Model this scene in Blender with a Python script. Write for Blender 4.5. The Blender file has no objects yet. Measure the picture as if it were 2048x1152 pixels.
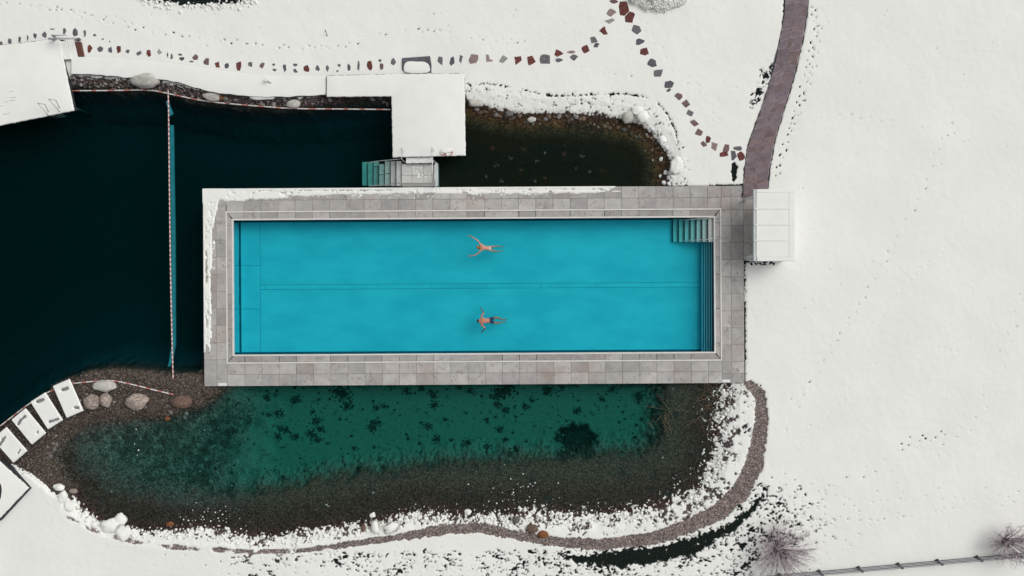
import bpy, bmesh, math, random
import numpy as np
from mathutils import Vector, Matrix, noise as mnoise

R = math.radians
sc = bpy.context.scene
col = sc.collection
random.seed(7)

# ------------------------------------------------------------------ camera, sky, sun, exposure
H, S, ZR = 46.0, 36.0, 0.30          # drone height over the pool deck, photo pixels per metre there, deck level
cam_d = bpy.data.cameras.new('camera'); cam = bpy.data.objects.new('camera', cam_d); col.objects.link(cam)
cam.location = (0, 0, H + ZR); cam.rotation_euler = (0, 0, 0)
cam_d.sensor_width = 36; cam_d.lens = 36 * H / (2048 / S); cam_d.clip_end = 2000
sc.camera = cam
SUN_EL, SUN_AZ = R(50), R(60)        # azimuth clockwise from +Y (top of the picture)
w = bpy.data.worlds.new('World'); sc.world = w; w.use_nodes = True
nt = w.node_tree; nt.nodes.clear()
sky = nt.nodes.new('ShaderNodeTexSky'); sky.sky_type = 'NISHITA'; sky.sun_disc = False
sky.sun_elevation = SUN_EL; sky.sun_rotation = SUN_AZ; sky.dust_density = 6; sky.air_density = 1.0
hs = nt.nodes.new('ShaderNodeHueSaturation'); hs.inputs['Saturation'].default_value = 0.12   # overcast: grey cloud
bg = nt.nodes.new('ShaderNodeBackground'); bg.inputs['Strength'].default_value = 0.13
wo = nt.nodes.new('ShaderNodeOutputWorld')
nt.links.new(sky.outputs[0], hs.inputs['Color']); nt.links.new(hs.outputs[0], bg.inputs['Color']); nt.links.new(bg.outputs[0], wo.inputs[0])
sd = bpy.data.lights.new('sun', 'SUN'); sd.energy = 0.5; sd.angle = R(50); sd.color = (1, .95, .88)
sun = bpy.data.objects.new('sun', sd); col.objects.link(sun)
sdir = Vector((math.sin(SUN_AZ) * math.cos(SUN_EL), math.cos(SUN_AZ) * math.cos(SUN_EL), math.sin(SUN_EL)))
sun.rotation_euler = sdir.to_track_quat('Z', 'Y').to_euler()
sun.location = sdir * 60
vs = sc.view_settings; vs.view_transform = 'Standard'; vs.look = 'None'; vs.gamma = 1; vs.exposure = -0.19; vs.use_curve_mapping = False
sc.cycles.use_denoising = True
sc.cycles.max_bounces = 8; sc.cycles.diffuse_bounces = 3; sc.cycles.glossy_bounces = 2; sc.cycles.transparent_max_bounces = 16

# ------------------------------------------------------------------ helpers
def P(px, py, z=ZR):
    k = (H + ZR - z) / (H * S)
    return Vector(((px - 1024) * k, (576 - py) * k, z))
ROT = 0.0062                          # the pool deck is turned by a third of a degree
def D(u, v):                          # deck-local photo pixels -> photo pixels
    return 947.7 + u + ROT * v, 572 + v - ROT * u
def DP(u, v, z=ZR):
    return P(*D(u, v), z)
def dinv(x, y):
    return x - 947.7 - ROT * (y - 572), (y - 572) + ROT * (x - 947.7)

def tag(o, label=None, cat=None, group=None, kind=None):
    if label: o['label'] = label
    if cat: o['category'] = cat
    if group: o['group'] = group
    if kind: o['kind'] = kind
    return o
def empty(name, loc):
    o = bpy.data.objects.new(name, None); col.objects.link(o); o.location = loc; o.empty_display_size = .2
    return o
def link(name, me, mats=None, parent=None):
    o = bpy.data.objects.new(name, me); col.objects.link(o)
    if mats is not None:
        for m in (mats if isinstance(mats, (list, tuple)) else [mats]):
            me.materials.append(m)
    if parent is not None:
        o.parent = parent
        o.matrix_parent_inverse = Matrix.Translation(-world_loc(parent))
    return o
def world_loc(o):
    v = Vector(o.location)
    if o.parent is not None:
        v = v + o.matrix_parent_inverse.to_translation() + world_loc(o.parent)
    return v
def bm_obj(name, bm, mats=None, parent=None, smooth=False):
    me = bpy.data.meshes.new(name); bm.to_mesh(me); bm.free()
    if smooth:
        for p in me.polygons: p.use_smooth = True
    return link(name, me, mats, parent)
def np_mesh(name, co, faces, smooth=True):
    me = bpy.data.meshes.new(name)
    co = np.asarray(co, np.float32); faces = np.asarray(faces, np.int32)
    n = faces.shape[1]
    me.vertices.add(len(co)); me.vertices.foreach_set('co', co.ravel())
    me.loops.add(faces.size); me.loops.foreach_set('vertex_index', faces.ravel())
    me.polygons.add(len(faces)); me.polygons.foreach_set('loop_start', np.arange(len(faces), dtype=np.int32) * n)
    me.polygons.foreach_set('use_smooth', np.full(len(faces), smooth))
    me.update(calc_edges=True); me.validate()
    return me
def poly_area(pts):
    return sum(pts[i][0] * pts[(i + 1) % len(pts)][1] - pts[(i + 1) % len(pts)][0] * pts[i][1] for i in range(len(pts))) / 2
def inset(pts, d):
    n = len(pts); out = []
    for i in range(n):
        a, b, c = Vector(pts[i - 1][:2]), Vector(pts[i][:2]), Vector(pts[(i + 1) % n][:2])
        e1, e2 = (b - a), (c - b)
        if e1.length < 1e-6 or e2.length < 1e-6: out.append((b.x, b.y)); continue
        e1.normalize(); e2.normalize()
        n1, n2 = Vector((-e1.y, e1.x)), Vector((-e2.y, e2.x))
        m = n1 + n2
        if m.length < 1e-4: m = n1
        m.normalize(); k = max(.4, m.dot(n1))
        q = b + m * (d / k); out.append((q.x, q.y))
    return out
def prism(bm, pts, z0, z1, bev=0.0, steps=1):
    """closed prism over a world polygon, with a rounded top edge"""
    if poly_area(pts) < 0: pts = pts[::-1]
    rings = [[(x, y, z0) for x, y in [p[:2] for p in pts]]]
    if bev > 0:
        rings.append([(p[0], p[1], z1 - bev) for p in pts])
        for s in range(1, steps + 1):
            a = math.pi / 2 * s / steps
            rings.append([(x, y, z1 - bev + bev * math.sin(a)) for x, y in inset(pts, bev * (1 - math.cos(a)))])
    else:
        rings.append([(p[0], p[1], z1) for p in pts])
    vr = [[bm.verts.new(c) for c in r] for r in rings]
    n = len(pts)
    for a, b in zip(vr, vr[1:]):
        for i in range(n):
            bm.faces.new((a[i], a[(i + 1) % n], b[(i + 1) % n], b[i]))
    bm.faces.new(vr[-1]); bm.faces.new(vr[0][::-1])
def pprism(name, px, z0, z1, mat, parent=None, bev=0.0, steps=1, smooth=False, zr=None):
    bm = bmesh.new()
    prism(bm, [P(x, y, z1 if zr is None else zr)[:2] for x, y in px], z0, z1, bev, steps)
    bmesh.ops.triangulate(bm, faces=[f for f in bm.faces if len(f.verts) > 4])
    return bm_obj(name, bm, mat, parent, smooth)
def tube(bm, pts, r, seg=8, r2=None, mi=0):
    pts = [Vector(p) for p in pts]; n = len(pts); rings = []
    for i, p in enumerate(pts):
        t = (pts[min(i + 1, n - 1)] - pts[max(i - 1, 0)]).normalized()
        up = Vector((0, 0, 1)) if abs(t.z) < .95 else Vector((1, 0, 0))
        a = t.cross(up).normalized(); b = t.cross(a)
        rr = r if r2 is None else r + (r2 - r) * i / (n - 1)
        rings.append([bm.verts.new(p + (a * math.cos(2 * math.pi * k / seg) + b * math.sin(2 * math.pi * k / seg)) * rr) for k in range(seg)])
    for a, b in zip(rings, rings[1:]):
        for k in range(seg):
            f = bm.faces.new((a[k], a[(k + 1) % seg], b[(k + 1) % seg], b[k])); f.material_index = mi; f.smooth = True
    f = bm.faces.new(rings[0]); f.material_index = mi
    f = bm.faces.new(rings[-1][::-1]); f.material_index = mi
def tube_obj(name, pts, r, mat, parent=None, seg=8):
    bm = bmesh.new(); tube(bm, pts, r, seg)
    bmesh.ops.recalc_face_normals(bm, faces=bm.faces[:])
    return bm_obj(name, bm, mat, parent)
def box(bm, c, s, rz=0):
    m = Matrix.Translation(c) @ Matrix.Rotation(rz, 4, 'Z') @ Matrix.Diagonal((s[0], s[1], s[2], 1))
    bmesh.ops.create_cube(bm, size=1, matrix=m)

# numpy noise and distance fields (photo-pixel space = the ground plane in units of 1/36 m)
def hash2(x, y, s):
    h = (x.astype(np.int64) * 374761393 + y.astype(np.int64) * 668265263 + s * 1274126177) & 0xffffffff
    h = ((h ^ (h >> 13)) * 1274126177) & 0xffffffff
    return ((h ^ (h >> 16)) & 0xffffff).astype(np.float64) / 0xffffff
def vn(x, y, s=0):
    xi, yi = np.floor(x), np.floor(y); fx, fy = x - xi, y - yi
    fx = fx * fx * (3 - 2 * fx); fy = fy * fy * (3 - 2 * fy)
    a, b = hash2(xi, yi, s), hash2(xi + 1, yi, s); c, d = hash2(xi, yi + 1, s), hash2(xi + 1, yi + 1, s)
    return (a + (b - a) * fx) * (1 - fy) + (c + (d - c) * fx) * fy
def fbm(x, y, sc_, s=0, o=4, gain=.55):
    t = 0; a = .5; n = 0
    for i in range(o):
        ca, sa = math.cos(.6 * i), math.sin(.6 * i)
        t = t + a * vn((x * ca - y * sa) / sc_ + 13 * i, (x * sa + y * ca) / sc_ + 7 * i, s + i); n += a; a *= gain; sc_ *= .5
    t = t / n * 2 - 1
    return np.clip(t / (t.std() + 1e-6) * .45, -1.4, 1.4)
def seg_dist(X, Y, pts, closed=False, widths=None):
    best = np.full(X.shape, 1e9)
    n = len(pts)
    for i in range(n if closed else n - 1):
        ax, ay = pts[i]; bx, by = pts[(i + 1) % n]
        dx, dy = bx - ax, by - ay; L = dx * dx + dy * dy + 1e-9
        t = np.clip(((X - ax) * dx + (Y - ay) * dy) / L, 0, 1)
        d = np.hypot(X - ax - t * dx, Y - ay - t * dy)
        if widths is not None:
            d = d - (widths[i] + (widths[(i + 1) % n] - widths[i]) * t)
        best = np.minimum(best, d)
    return best
def sdf(X, Y, pts):                    # positive inside
    d = seg_dist(X, Y, pts, True); ins = np.zeros(X.shape, bool); n = len(pts)
    for i in range(n):
        ax, ay = pts[i]; bx, by = pts[(i + 1) % n]
        if ay == by: continue
        c = ((ay > Y) != (by > Y)) & (X < (bx - ax) * (Y - ay) / (by - ay) + ax)
        ins ^= c
    return np.where(ins, d, -d)
def smooth_poly(pts, it=2, closed=True):
    for _ in range(it):
        out = []; n = len(pts)
        if not closed: out.append(pts[0])
        for i in range(n if closed else n - 1):
            a, b = pts[i], pts[(i + 1) % n]
            out.append((a[0] * .75 + b[0] * .25, a[1] * .75 + b[1] * .25)); out.append((a[0] * .25 + b[0] * .75, a[1] * .25 + b[1] * .75))
        if not closed: out.append(pts[-1])
        pts = out
    return pts
def ss(a, b, x):
    t = np.clip((x - a) / (b - a), 0, 1); return t * t * (3 - 2 * t)

# ------------------------------------------------------------------ materials
def N(nt, t, **kw):
    n = nt.nodes.new(t)
    for k, v in kw.items(): setattr(n, k, v)
    return n
def new_mat(name):
    m = bpy.data.materials.new(name); m.use_nodes = True
    nt = m.node_tree; b = nt.nodes['Principled BSDF']
    return m, nt, b
def pm(name, c1, c2=None, scale=6, rough=.7, bump=0.0, bscale=None, rand=0.0, metal=0.0, spec=.5, detail=5, lo=.35, hi=.65, stretch=None, coord='Object'):
    m, nt, b = new_mat(name)
    b.inputs['Roughness'].default_value = rough; b.inputs['Metallic'].default_value = metal
    b.inputs['Specular IOR Level'].default_value = spec
    tc = N(nt, 'ShaderNodeTexCoord'); geo = N(nt, 'ShaderNodeNewGeometry')
    vec = geo.outputs['Position'] if coord == 'World' else tc.outputs['Object']
    oi = N(nt, 'ShaderNodeObjectInfo')
    off = N(nt, 'ShaderNodeVectorMath', operation='MULTIPLY_ADD')          # each piece gets its own cut of the grain
    cmb = N(nt, 'ShaderNodeCombineXYZ'); nt.links.new(oi.outputs['Random'], cmb.inputs[0]); nt.links.new(oi.outputs['Random'], cmb.inputs[1])
    off.inputs[1].default_value = (37, 53, 0); nt.links.new(cmb.outputs[0], off.inputs[0]); nt.links.new(vec, off.inputs[2])
    v = off.outputs[0]
    if stretch:
        mp = N(nt, 'ShaderNodeMapping'); mp.inputs['Scale'].default_value = stretch[:3]
        if len(stretch) > 3: mp.inputs['Rotation'].default_value = (0, 0, stretch[3])
        nt.links.new(v, mp.inputs[0]); v = mp.outputs[0]
    no = N(nt, 'ShaderNodeTexNoise'); no.inputs['Scale'].default_value = scale; no.inputs['Detail'].default_value = detail
    nt.links.new(v, no.inputs['Vector'])
    cr = N(nt, 'ShaderNodeValToRGB'); cr.color_ramp.elements[0].position = lo; cr.color_ramp.elements[1].position = hi
    cr.color_ramp.elements[0].color = (*c1, 1); cr.color_ramp.elements[1].color = (*(c2 or c1), 1)
    nt.links.new(no.outputs['Fac'], cr.inputs[0])
    out = cr.outputs[0]
    if rand:
        mr = N(nt, 'ShaderNodeMapRange'); mr.inputs[3].default_value = 1 - rand; mr.inputs[4].default_value = 1 + rand
        nt.links.new(oi.outputs['Random'], mr.inputs[0])
        hv = N(nt, 'ShaderNodeHueSaturation'); nt.links.new(out, hv.inputs['Color']); nt.links.new(mr.outputs[0], hv.inputs['Value'])
        out = hv.outputs[0]
    nt.links.new(out, b.inputs['Base Color'])
    if bump:
        n2 = N(nt, 'ShaderNodeTexNoise'); n2.inputs['Scale'].default_value = bscale or scale * 3; n2.inputs['Detail'].default_value = 4
        nt.links.new(v, n2.inputs['Vector'])
        bp = N(nt, 'ShaderNodeBump'); bp.inputs['Strength'].default_value = bump; bp.inputs['Distance'].default_value = .02
        nt.links.new(n2.outputs['Fac'], bp.inputs['Height']); nt.links.new(bp.outputs[0], b.inputs['Normal'])
    return m
SNOW = (.84, .85, .83)
M = {}
M['snow'] = pm('snow', (.825, .832, .795), (.86, .866, .828), 1.2, .9, .18, 9, spec=.2, coord='World')
M['snow_thin'] = pm('snow_thin', (.66, .67, .66), (.80, .81, .79), 5, .9, .3, 14, spec=.2, coord='World')
def tile_mat(name, a, b_, c):
    m = pm(name, a, b_, 1.6, .75, .25, 9, rand=.17, lo=.3, hi=.72)
    nt = m.node_tree; b = nt.nodes['Principled BSDF']
    src = b.inputs['Base Color'].links[0].from_socket
    geo = N(nt, 'ShaderNodeNewGeometry')
    # veins of the natural stone
    wv = N(nt, 'ShaderNodeTexNoise'); wv.inputs['Scale'].default_value = 3.4; wv.inputs['Detail'].default_value = 7; wv.inputs['Roughness'].default_value = .7; wv.inputs['Distortion'].default_value = 1.3
    nt.links.new(geo.outputs['Position'], wv.inputs['Vector'])
    cr = N(nt, 'ShaderNodeValToRGB'); cr.color_ramp.elements[0].position = .55; cr.color_ramp.elements[1].position = .66
    cr.color_ramp.elements[0].color = (0, 0, 0, 1); cr.color_ramp.elements[1].color = (.8, .8, .8, 1)
    nt.links.new(wv.outputs['Fac'], cr.inputs[0])
    mx = N(nt, 'ShaderNodeMix', data_type='RGBA'); mx.inputs[7].default_value = (*c, 1)
    nt.links.new(cr.outputs[0], mx.inputs[0]); nt.links.new(src, mx.inputs[6])
    # rusty warm blotches on some stones
    n3 = N(nt, 'ShaderNodeTexNoise'); n3.inputs['Scale'].default_value = .55; n3.inputs['Detail'].default_value = 3
    nt.links.new(geo.outputs['Position'], n3.inputs['Vector'])
    cr3 = N(nt, 'ShaderNodeValToRGB'); cr3.color_ramp.elements[0].position = .55; cr3.color_ramp.elements[1].position = .75
    cr3.color_ramp.elements[0].color = (0, 0, 0, 1); cr3.color_ramp.elements[1].color = (.5, .5, .5, 1)
    nt.links.new(n3.outputs['Fac'], cr3.inputs[0])
    mx3 = N(nt, 'ShaderNodeMix', data_type='RGBA'); mx3.inputs[7].default_value = (.34, .235, .19, 1)
    nt.links.new(cr3.outputs[0], mx3.inputs[0]); nt.links.new(mx.outputs[2], mx3.inputs[6])
    nt.links.new(mx3.outputs[2], b.inputs['Base Color'])
    return m
M['tile'] = tile_mat('deck_tile', (.355, .338, .324), (.475, .455, .438), (.20, .185, .18))
M['coping'] = tile_mat('coping_tile', (.34, .322, .308), (.44, .42, .40), (.18, .165, .16))
M['grout'] = pm('grout', (.16, .15, .142), (.22, .205, .195), 8, .9)
M['concrete'] = pm('concrete', (.30, .29, .28), (.36, .35, .34), 3, .85, .2)
M['rail_white'] = pm('rail_white', (.66, .64, .61), (.73, .71, .68), 4, .5)
M['steel'] = pm('steel', (.62, .63, .63), (.70, .71, .71), 4, .35, metal=.6)
M['liner'] = pm('pool_liner_caustic_bands', (.19, .53, .60), (.25, .615, .675), .45, .6, coord='World', stretch=(1, 2.2, 1, .3))  # slanted lighter and darker bands paint wave-refracted light into the floor colour
M['liner_gap'] = pm('pool_liner_joint', (.02, .10, .14), None, 4, .8)
M['liner_wall'] = pm('pool_wall_blue', (.03, .19, .34), (.04, .22, .38), 2, .6)
M['slat'] = pm('slat_blue', (.40, .62, .68), (.55, .75, .8), 12, .6)
M['slat_back'] = pm('slat_back', (.05, .30, .46), None, 4, .7)
M['step'] = pm('pool_step', (.50, .50, .48), (.58, .58, .55), 5, .7, .1)
M['riser_shade'] = pm('riser_shade_dark', (.045, .06, .085), None, 4, .8)  # near-black blue used as painted riser shadow
M['step2'] = pm('pond_step', (.36, .38, .37), (.45, .47, .455), 5, .8, .15, rand=.10)
M['wood'] = pm('weathered_wood', (.05, .045, .042), (.10, .09, .085), 5, .8, .3, stretch=(1, 8, 1))
M['dark_edge'] = pm('dark_board_and_gap_shade', (.022, .021, .028), (.04, .038, .045), 6, .85)
M['grey_board'] = pm('grey_board', (.19, .18, .19), (.24, .23, .235), 8, .8, .2)
M['rust_board'] = pm('rust_board', (.085, .030, .020), (.15, .06, .043), 6, .8, .3, stretch=(1, 5, 1))
M['red'] = pm('rope_red', (.52, .17, .14), (.62, .30, .26), 20, .6)
M['rope_white'] = pm('rope_white', (.74, .68, .66), (.80, .76, .74), 20, .6)
M['blue_wall'] = pm('pale_blue_wall', (.10, .30, .40), (.13, .36, .47), 3, .7)
M['metal_dark'] = pm('painted_metal', (.085, .08, .10), (.125, .118, .135), 6, .6)
M['pole'] = pm('frosted_pole', (.40, .39, .41), (.56, .55, .56), 9, .6)
M['white_metal'] = pm('white_metal', (.74, .74, .73), (.80, .80, .79), 4, .45)
M['glass_strip'] = pm('frosted_strip', (.52, .56, .56), (.58, .61, .61), 3, .4)
M['path_joint'] = pm('path_joint', (.20, .16, .165), (.46, .40, .40), 4, .9)
M['skin'] = pm('skin', (.50, .24, .17), (.56, .28, .20), 8, .5)
M['skin_m'] = pm('skin_tan', (.44, .17, .105), (.50, .21, .135), 8, .5)
M['hair_blond'] = pm('hair_light_brown', (.16, .07, .02), (.42, .24, .08), 30, .6, stretch=(1, 6, 1))
M['hair_dark'] = pm('hair_dark', (.02, .012, .012), (.05, .03, .025), 30, .6)
M['shorts'] = pm('navy_shorts', (.010, .025, .075), (.02, .045, .11), 12, .8)
M['bikini'] = pm('pale_bikini', (.62, .52, .48), (.72, .64, .6), 14, .8)
M['twig'] = pm('twig_purple', (.13, .07, .095), (.22, .135, .165), 5, .9)
M['twig_frost'] = pm('twig_frosted', (.58, .49, .54), (.80, .74, .76), 5, .9)
M['evergreen'] = pm('evergreen', (.008, .020, .016), (.022, .042, .030), 3, .8)
M['grass'] = pm('grass_blades', (.006, .014, .010), (.016, .032, .024), 4, .8, coord='World')
M['weed'] = pm('pond_weed', (.018, .026, .023), (.035, .05, .042), 6, .9, coord='World')
M['reed'] = pm('dry_reed', (.20, .12, .07), (.34, .24, .15), 8, .8)
M['leaf_red'] = pm('plant_red', (.10, .03, .02), (.24, .08, .05), 8, .8)
M['leaf_pale'] = pm('plant_pale', (.08, .07, .06), (.26, .24, .21), 8, .8)
STONES = {
    'grey': ((.105, .095, .108), (.17, .155, .17)), 'slate': ((.075, .072, .088), (.13, .122, .14)),
    'brown': ((.12, .075, .07), (.20, .13, .125)), 'red': ((.095, .022, .018), (.165, .05, .04)),
    'pink': ((.24, .17, .155), (.33, .25, .235)), 'light': ((.25, .24, .235), (.34, .33, .325))}
for k, (a, b_) in STONES.items():
    M['stone_' + k] = pm('stone_' + k, a, b_, 7, .85, .4, 16, rand=.12)
M['flag'] = pm('flagstone_purple', (.135, .105, .122), (.205, .160, .175), 2.4, .8, .35, 10, rand=.16)
M['flag2'] = pm('flagstone_rust', (.145, .098, .102), (.21, .148, .148), 2.4, .8, .35, 10, rand=.14)
M['boulder_tan'] = pm('boulder_tan', (.17, .135, .115), (.46, .39, .34), 4.5, .9, .8, 10, rand=.08)
M['boulder_pale'] = pm('boulder_pale', (.40, .385, .35), (.56, .545, .50), 3, .9, .5, 9, rand=.06)
M['boulder_white'] = pm('boulder_snowy', (.60, .60, .59), (.82, .83, .81), 2.5, .9, .5, 9, lo=.3, hi=.5)
M['boulder_brown'] = pm('boulder_brown', (.10, .062, .045), (.20, .13, .10), 4, .9, .5, 9, rand=.1)
M['boulder_rust'] = pm('boulder_rust', (.16, .055, .018), (.26, .10, .035), 5, .9, .4, 9)
M['pebble'] = pm('pebble_mixed', (.035, .03, .027), (.27, .245, .225), 9, .85, coord='World')
M['stone_shore'] = pm('shore_stone', (.13, .12, .112), (.26, .245, .235), 5, .85, .4, rand=.45)
M['stone_wet'] = pm('shore_stone_wet', (.075, .045, .027), (.16, .105, .07), 5, .7, .4, rand=.5)

def water_mat(name, color, density, ior, bump, bscale):
    m = bpy.data.materials.new(name); m.use_nodes = True; nt = m.node_tree; nt.nodes.clear()
    out = N(nt, 'ShaderNodeOutputMaterial')
    tr = N(nt, 'ShaderNodeBsdfTransparent'); gl = N(nt, 'ShaderNodeBsdfGlossy'); gl.inputs['Roughness'].default_value = .06
    fr = N(nt, 'ShaderNodeFresnel'); fr.inputs['IOR'].default_value = ior
    mx = N(nt, 'ShaderNodeMixShader')
    geo = N(nt, 'ShaderNodeNewGeometry')
    no = N(nt, 'ShaderNodeTexNoise'); no.inputs['Scale'].default_value = bscale; no.inputs['Detail'].default_value = 4
    bp = N(nt, 'ShaderNodeBump'); bp.inputs['Strength'].default_value = bump; bp.inputs['Distance'].default_value = .05
    nt.links.new(geo.outputs['Position'], no.inputs['Vector']); nt.links.new(no.outputs['Fac'], bp.inputs['Height'])
    nt.links.new(bp.outputs[0], gl.inputs['Normal']); nt.links.new(bp.outputs[0], fr.inputs['Normal'])
    nt.links.new(fr.outputs[0], mx.inputs[0]); nt.links.new(tr.outputs[0], mx.inputs[1]); nt.links.new(gl.outputs[0], mx.inputs[2])
    nt.links.new(mx.outputs[0], out.inputs['Surface'])
    va = N(nt, 'ShaderNodeVolumeAbsorption'); va.inputs['Color'].default_value = (*color, 1); va.inputs['Density'].default_value = density
    nt.links.new(va.outputs[0], out.inputs['Volume'])
    return m
M['pond'] = water_mat('pond_water', (.10, .775, .745), 1.25, 1.12, .3, 2.2)
M['pool'] = water_mat('pool_water', (.0, .90, .945), 1.05, 1.10, .5, 1.6)

# ------------------------------------------------------------------ layout of the shores (photo pixels)
LAKE = smooth_poly([(-700, 180), (0, 178), (140, 168), (200, 173), (300, 176), (340, 184), (410, 199), (500, 209), (585, 213), (652, 207), (720, 201), (784, 201), (860, 205),
        (932, 206), (960, 213), (1000, 224), (1060, 231), (1100, 228), (1180, 231), (1250, 241), (1290, 256), (1310, 278), (1326, 300), (1338, 328), (1330, 350), (1335, 372),
        (1335, 440), (430, 440), (425, 752), (330, 752), (250, 742), (180, 747), (120, 765), (70, 800), (30, 832), (0, 855), (-100, 930), (-700, 1010)], 1)
POND = smooth_poly([(440, 765), (415, 800), (330, 830), (250, 832), (180, 838), (130, 868), (102, 898), (92, 925), (118, 965), (150, 985), (146, 1003), (165, 1022), (200, 1042),
        (270, 1064), (340, 1066), (400, 1058), (480, 1072), (560, 1078), (610, 1062), (690, 1056), (750, 1045), (830, 1028), (900, 1034), (1000, 1036), (1060, 1026), (1150, 1034),
        (1250, 1030), (1325, 1012), (1380, 992), (1415, 965), (1428, 925), (1442, 895), (1430, 865), (1446, 825), (1452, 795), (1458, 765), (1458, 700), (440, 700)], 1)
DEEP = smooth_poly([(470, 740), (1335, 740), (1325, 850), (1312, 908), (1200, 918), (1050, 924), (900, 930), (760, 946), (620, 965), (520, 990), (400, 1000), (280, 985), (180, 950), (140, 915), (150, 885), (220, 855), (390, 838)], 1)
SPIT = [(430, 745), (300, 744), (220, 738), (150, 746), (90, 778), (0, 842), (-90, 905), (-90, 940), (-10, 925), (30, 934), (62, 946), (85, 968), (104, 985), (140, 1000), (150, 960), (130, 880), (200, 850), (330, 845), (425, 815), (445, 775)]
GRAV = [(1500, 771), (1520, 790), (1524, 830), (1518, 880), (1506, 935), (1480, 985), (1440, 1022), (1380, 1052), (1300, 1078), (1200, 1089), (1100, 1083), (1030, 1070), (960, 1056), (880, 1060), (800, 1074), (700, 1089), (600, 1101), (500, 1104), (400, 1098), (300, 1090), (230, 1074), (180, 1056), (130, 1032)]
GRAVW = [9, 11, 11, 15, 17, 17, 15, 13, 11, 10, 9, 8, 8, 9, 6, 5.5, 5, 4.5, 4, 4, 3, 2, 1]
GRAV_BREAK = 560                       # west of here the gravel is half under snow
NEDGE = smooth_poly([(934, 170), (965, 166), (1010, 172), (1060, 184), (1110, 193), (1170, 190), (1230, 187), (1290, 192), (1325, 213), (1345, 245), (1355, 280), (1362, 320), (1370, 372)], 2, False)
GRASS = [(1535, 972), (1512, 1010), (1480, 1042), (1440, 1066), (1390, 1090), (1330, 1107), (1270, 1116), (1200, 1120), (1135, 1116)]
GRASSW = [-3, 3, 6, 9, 13, 15, 14, 10, 3]

FX = np.arange(-40, 2090, 2.0); FY = np.arange(-40, 1194, 2.0)
ext = np.array([12, 30, 60, 110, 190, 320, 520, 850, 1400, 2300, 3800, 6500.])
gx = np.concatenate([(FX[0] - ext)[::-1], FX, FX[-1] + ext]); gy = np.concatenate([(FY[0] - ext)[::-1], FY, FY[-1] + ext])
X, Y = np.meshgrid(gx, gy)
n1 = fbm(X, Y, 26, 1); n2 = fbm(X, Y, 10, 5, 3, .8); n3 = fbm(X, Y, 120, 9); n4 = fbm(X, Y, 3.4, 20, 2, .9)
nst = fbm(X * .45, Y * 1.5 + X * .06, 5, 77, 3, .8)
lake = sdf(X, Y, LAKE) + n1 * 4 + n2 * 2
Xd, Yd = 1024 + (X - 1024) * 1.028, 576 + (Y - 576) * 1.028       # the photo pixel under which a bottom point 1.3 m down is seen
pond = sdf(X, Y, POND) + n1 * 5 + n2 * 2.5
deep = sdf(Xd, Yd, DEEP) + n1 * 6 + n2 * 7 + n4 * 4
spit = sdf(X, Y, SPIT) + n2 * 3
gravp = -seg_dist(X, Y, GRAV, False, GRAVW) + n2 * 2.6 + n4 * 2.0
nedge = seg_dist(X, Y, NEDGE)
grassb = -seg_dist(X, Y, GRASS, False, GRASSW)
U, V = X - 947.7 - ROT * (Y - 572), (Y - 572) + ROT * (X - 947.7)
deckin = np.minimum(540.5 - np.abs(U), 197.5 - np.abs(V))
east = ss(800, 880, X)
# --- height of the bare ground
Z = .275 + .006 * n3
zl = np.interp(lake, [-30, -14, 0, 9, 22, 60, 200], [.27, .16, 0, -.22, -1.6, -2.6, -3.0])
zn = np.interp(lake, [-30, -10, 0, 18, 50, 110], [.27, .15, 0, -.20, -.55, -.75])
zw = zl * (1 - east) + zn * east
Z = np.where(lake > -30, np.minimum(Z, zw), Z)
zp = np.interp(pond, [-26, -10, 0, 25, 80, 140], [.27, .13, 0, -.12, -.26, -.34]) - .88 * ss(-24, 30, deep) * np.interp(X + 30 * n1, [200, 400, 540], [.14, .40, 1.0])
Z = np.where(pond > -26, np.minimum(Z, zp), Z)
sp = (spit > -6) & (lake < 6) & (pond < 6)
Z = np.where(sp, np.maximum(np.minimum(Z, .16 + .03 * n2), np.minimum(.06, -.01 * np.maximum(lake, pond))), Z)
Z += np.where((pond > 0) | (lake > 0), .012 * n2, .003 * n2)
# --- snow cover value (above .5 = snow)
C = np.full(X.shape, 1.6)
def lower(mask_val): 
    global C
    C = np.minimum(C, mask_val)
lower(np.where(X < 934, np.interp(lake, [-30, -23, -14, -8], [1.6, .85, .30, -.6]) + .30 * n2 + .35 * n4 + .22 * n1, 9))
lower(np.where(X >= 934, np.interp(lake, [-24, -13, -4, 4], [1.6, .80, .42, -.8]) + .35 * n2 + .30 * n1 + .3 * n4, 9))
ring = np.where((X > 930) & (X < 1385) & (Y < 376), 1, 0)
lower(np.where(ring == 1, .42 + .13 * nedge + .50 * n4 + .25 * n1, 9))
inner = (ring == 1) & (lake > -46) & (lake < 0)
lower(np.where(inner, 0.95 + .62 * n4 + .30 * n2 - .1 * ss(-16, -6, lake), 9))
se = (X > 1380) & (Y > 765) & (Y < 1010)
sw = np.interp(X, [100, 500, 900, 1300, 1400], [8, 16, 24, 42, 62])
lower(np.where((pond > -70) & (Y > 766), np.interp(pond / sw, [-2.2, -1.1, -.4, .0, .35, 1.0], [1.5, .90, .66, .46, .02, -.5]) + .52 * n2 + .30 * n1 + .42 * n4, 9))
gb = np.interp(X, [130, 300, GRAV_BREAK, 760], [.55, .42, .22, 0]) + np.where(X < 700, .55 * n1, 0)
lower(np.where(gravp > -8, np.interp(gravp, [-5, -1, 2], [1.3, .55, 0]) + np.where(gravp > -1, np.interp(gravp, [-1, 2], [0, 1]) * np.interp(X, [130, 500, 800], [.48, .30, -.6]), 0) + np.where(X < 800, .5 * n1 + .3 * n2, 0) + .22 * n4, 9))
lower(np.where((pond > -46) & (gravp < 2), 9, 9))
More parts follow.
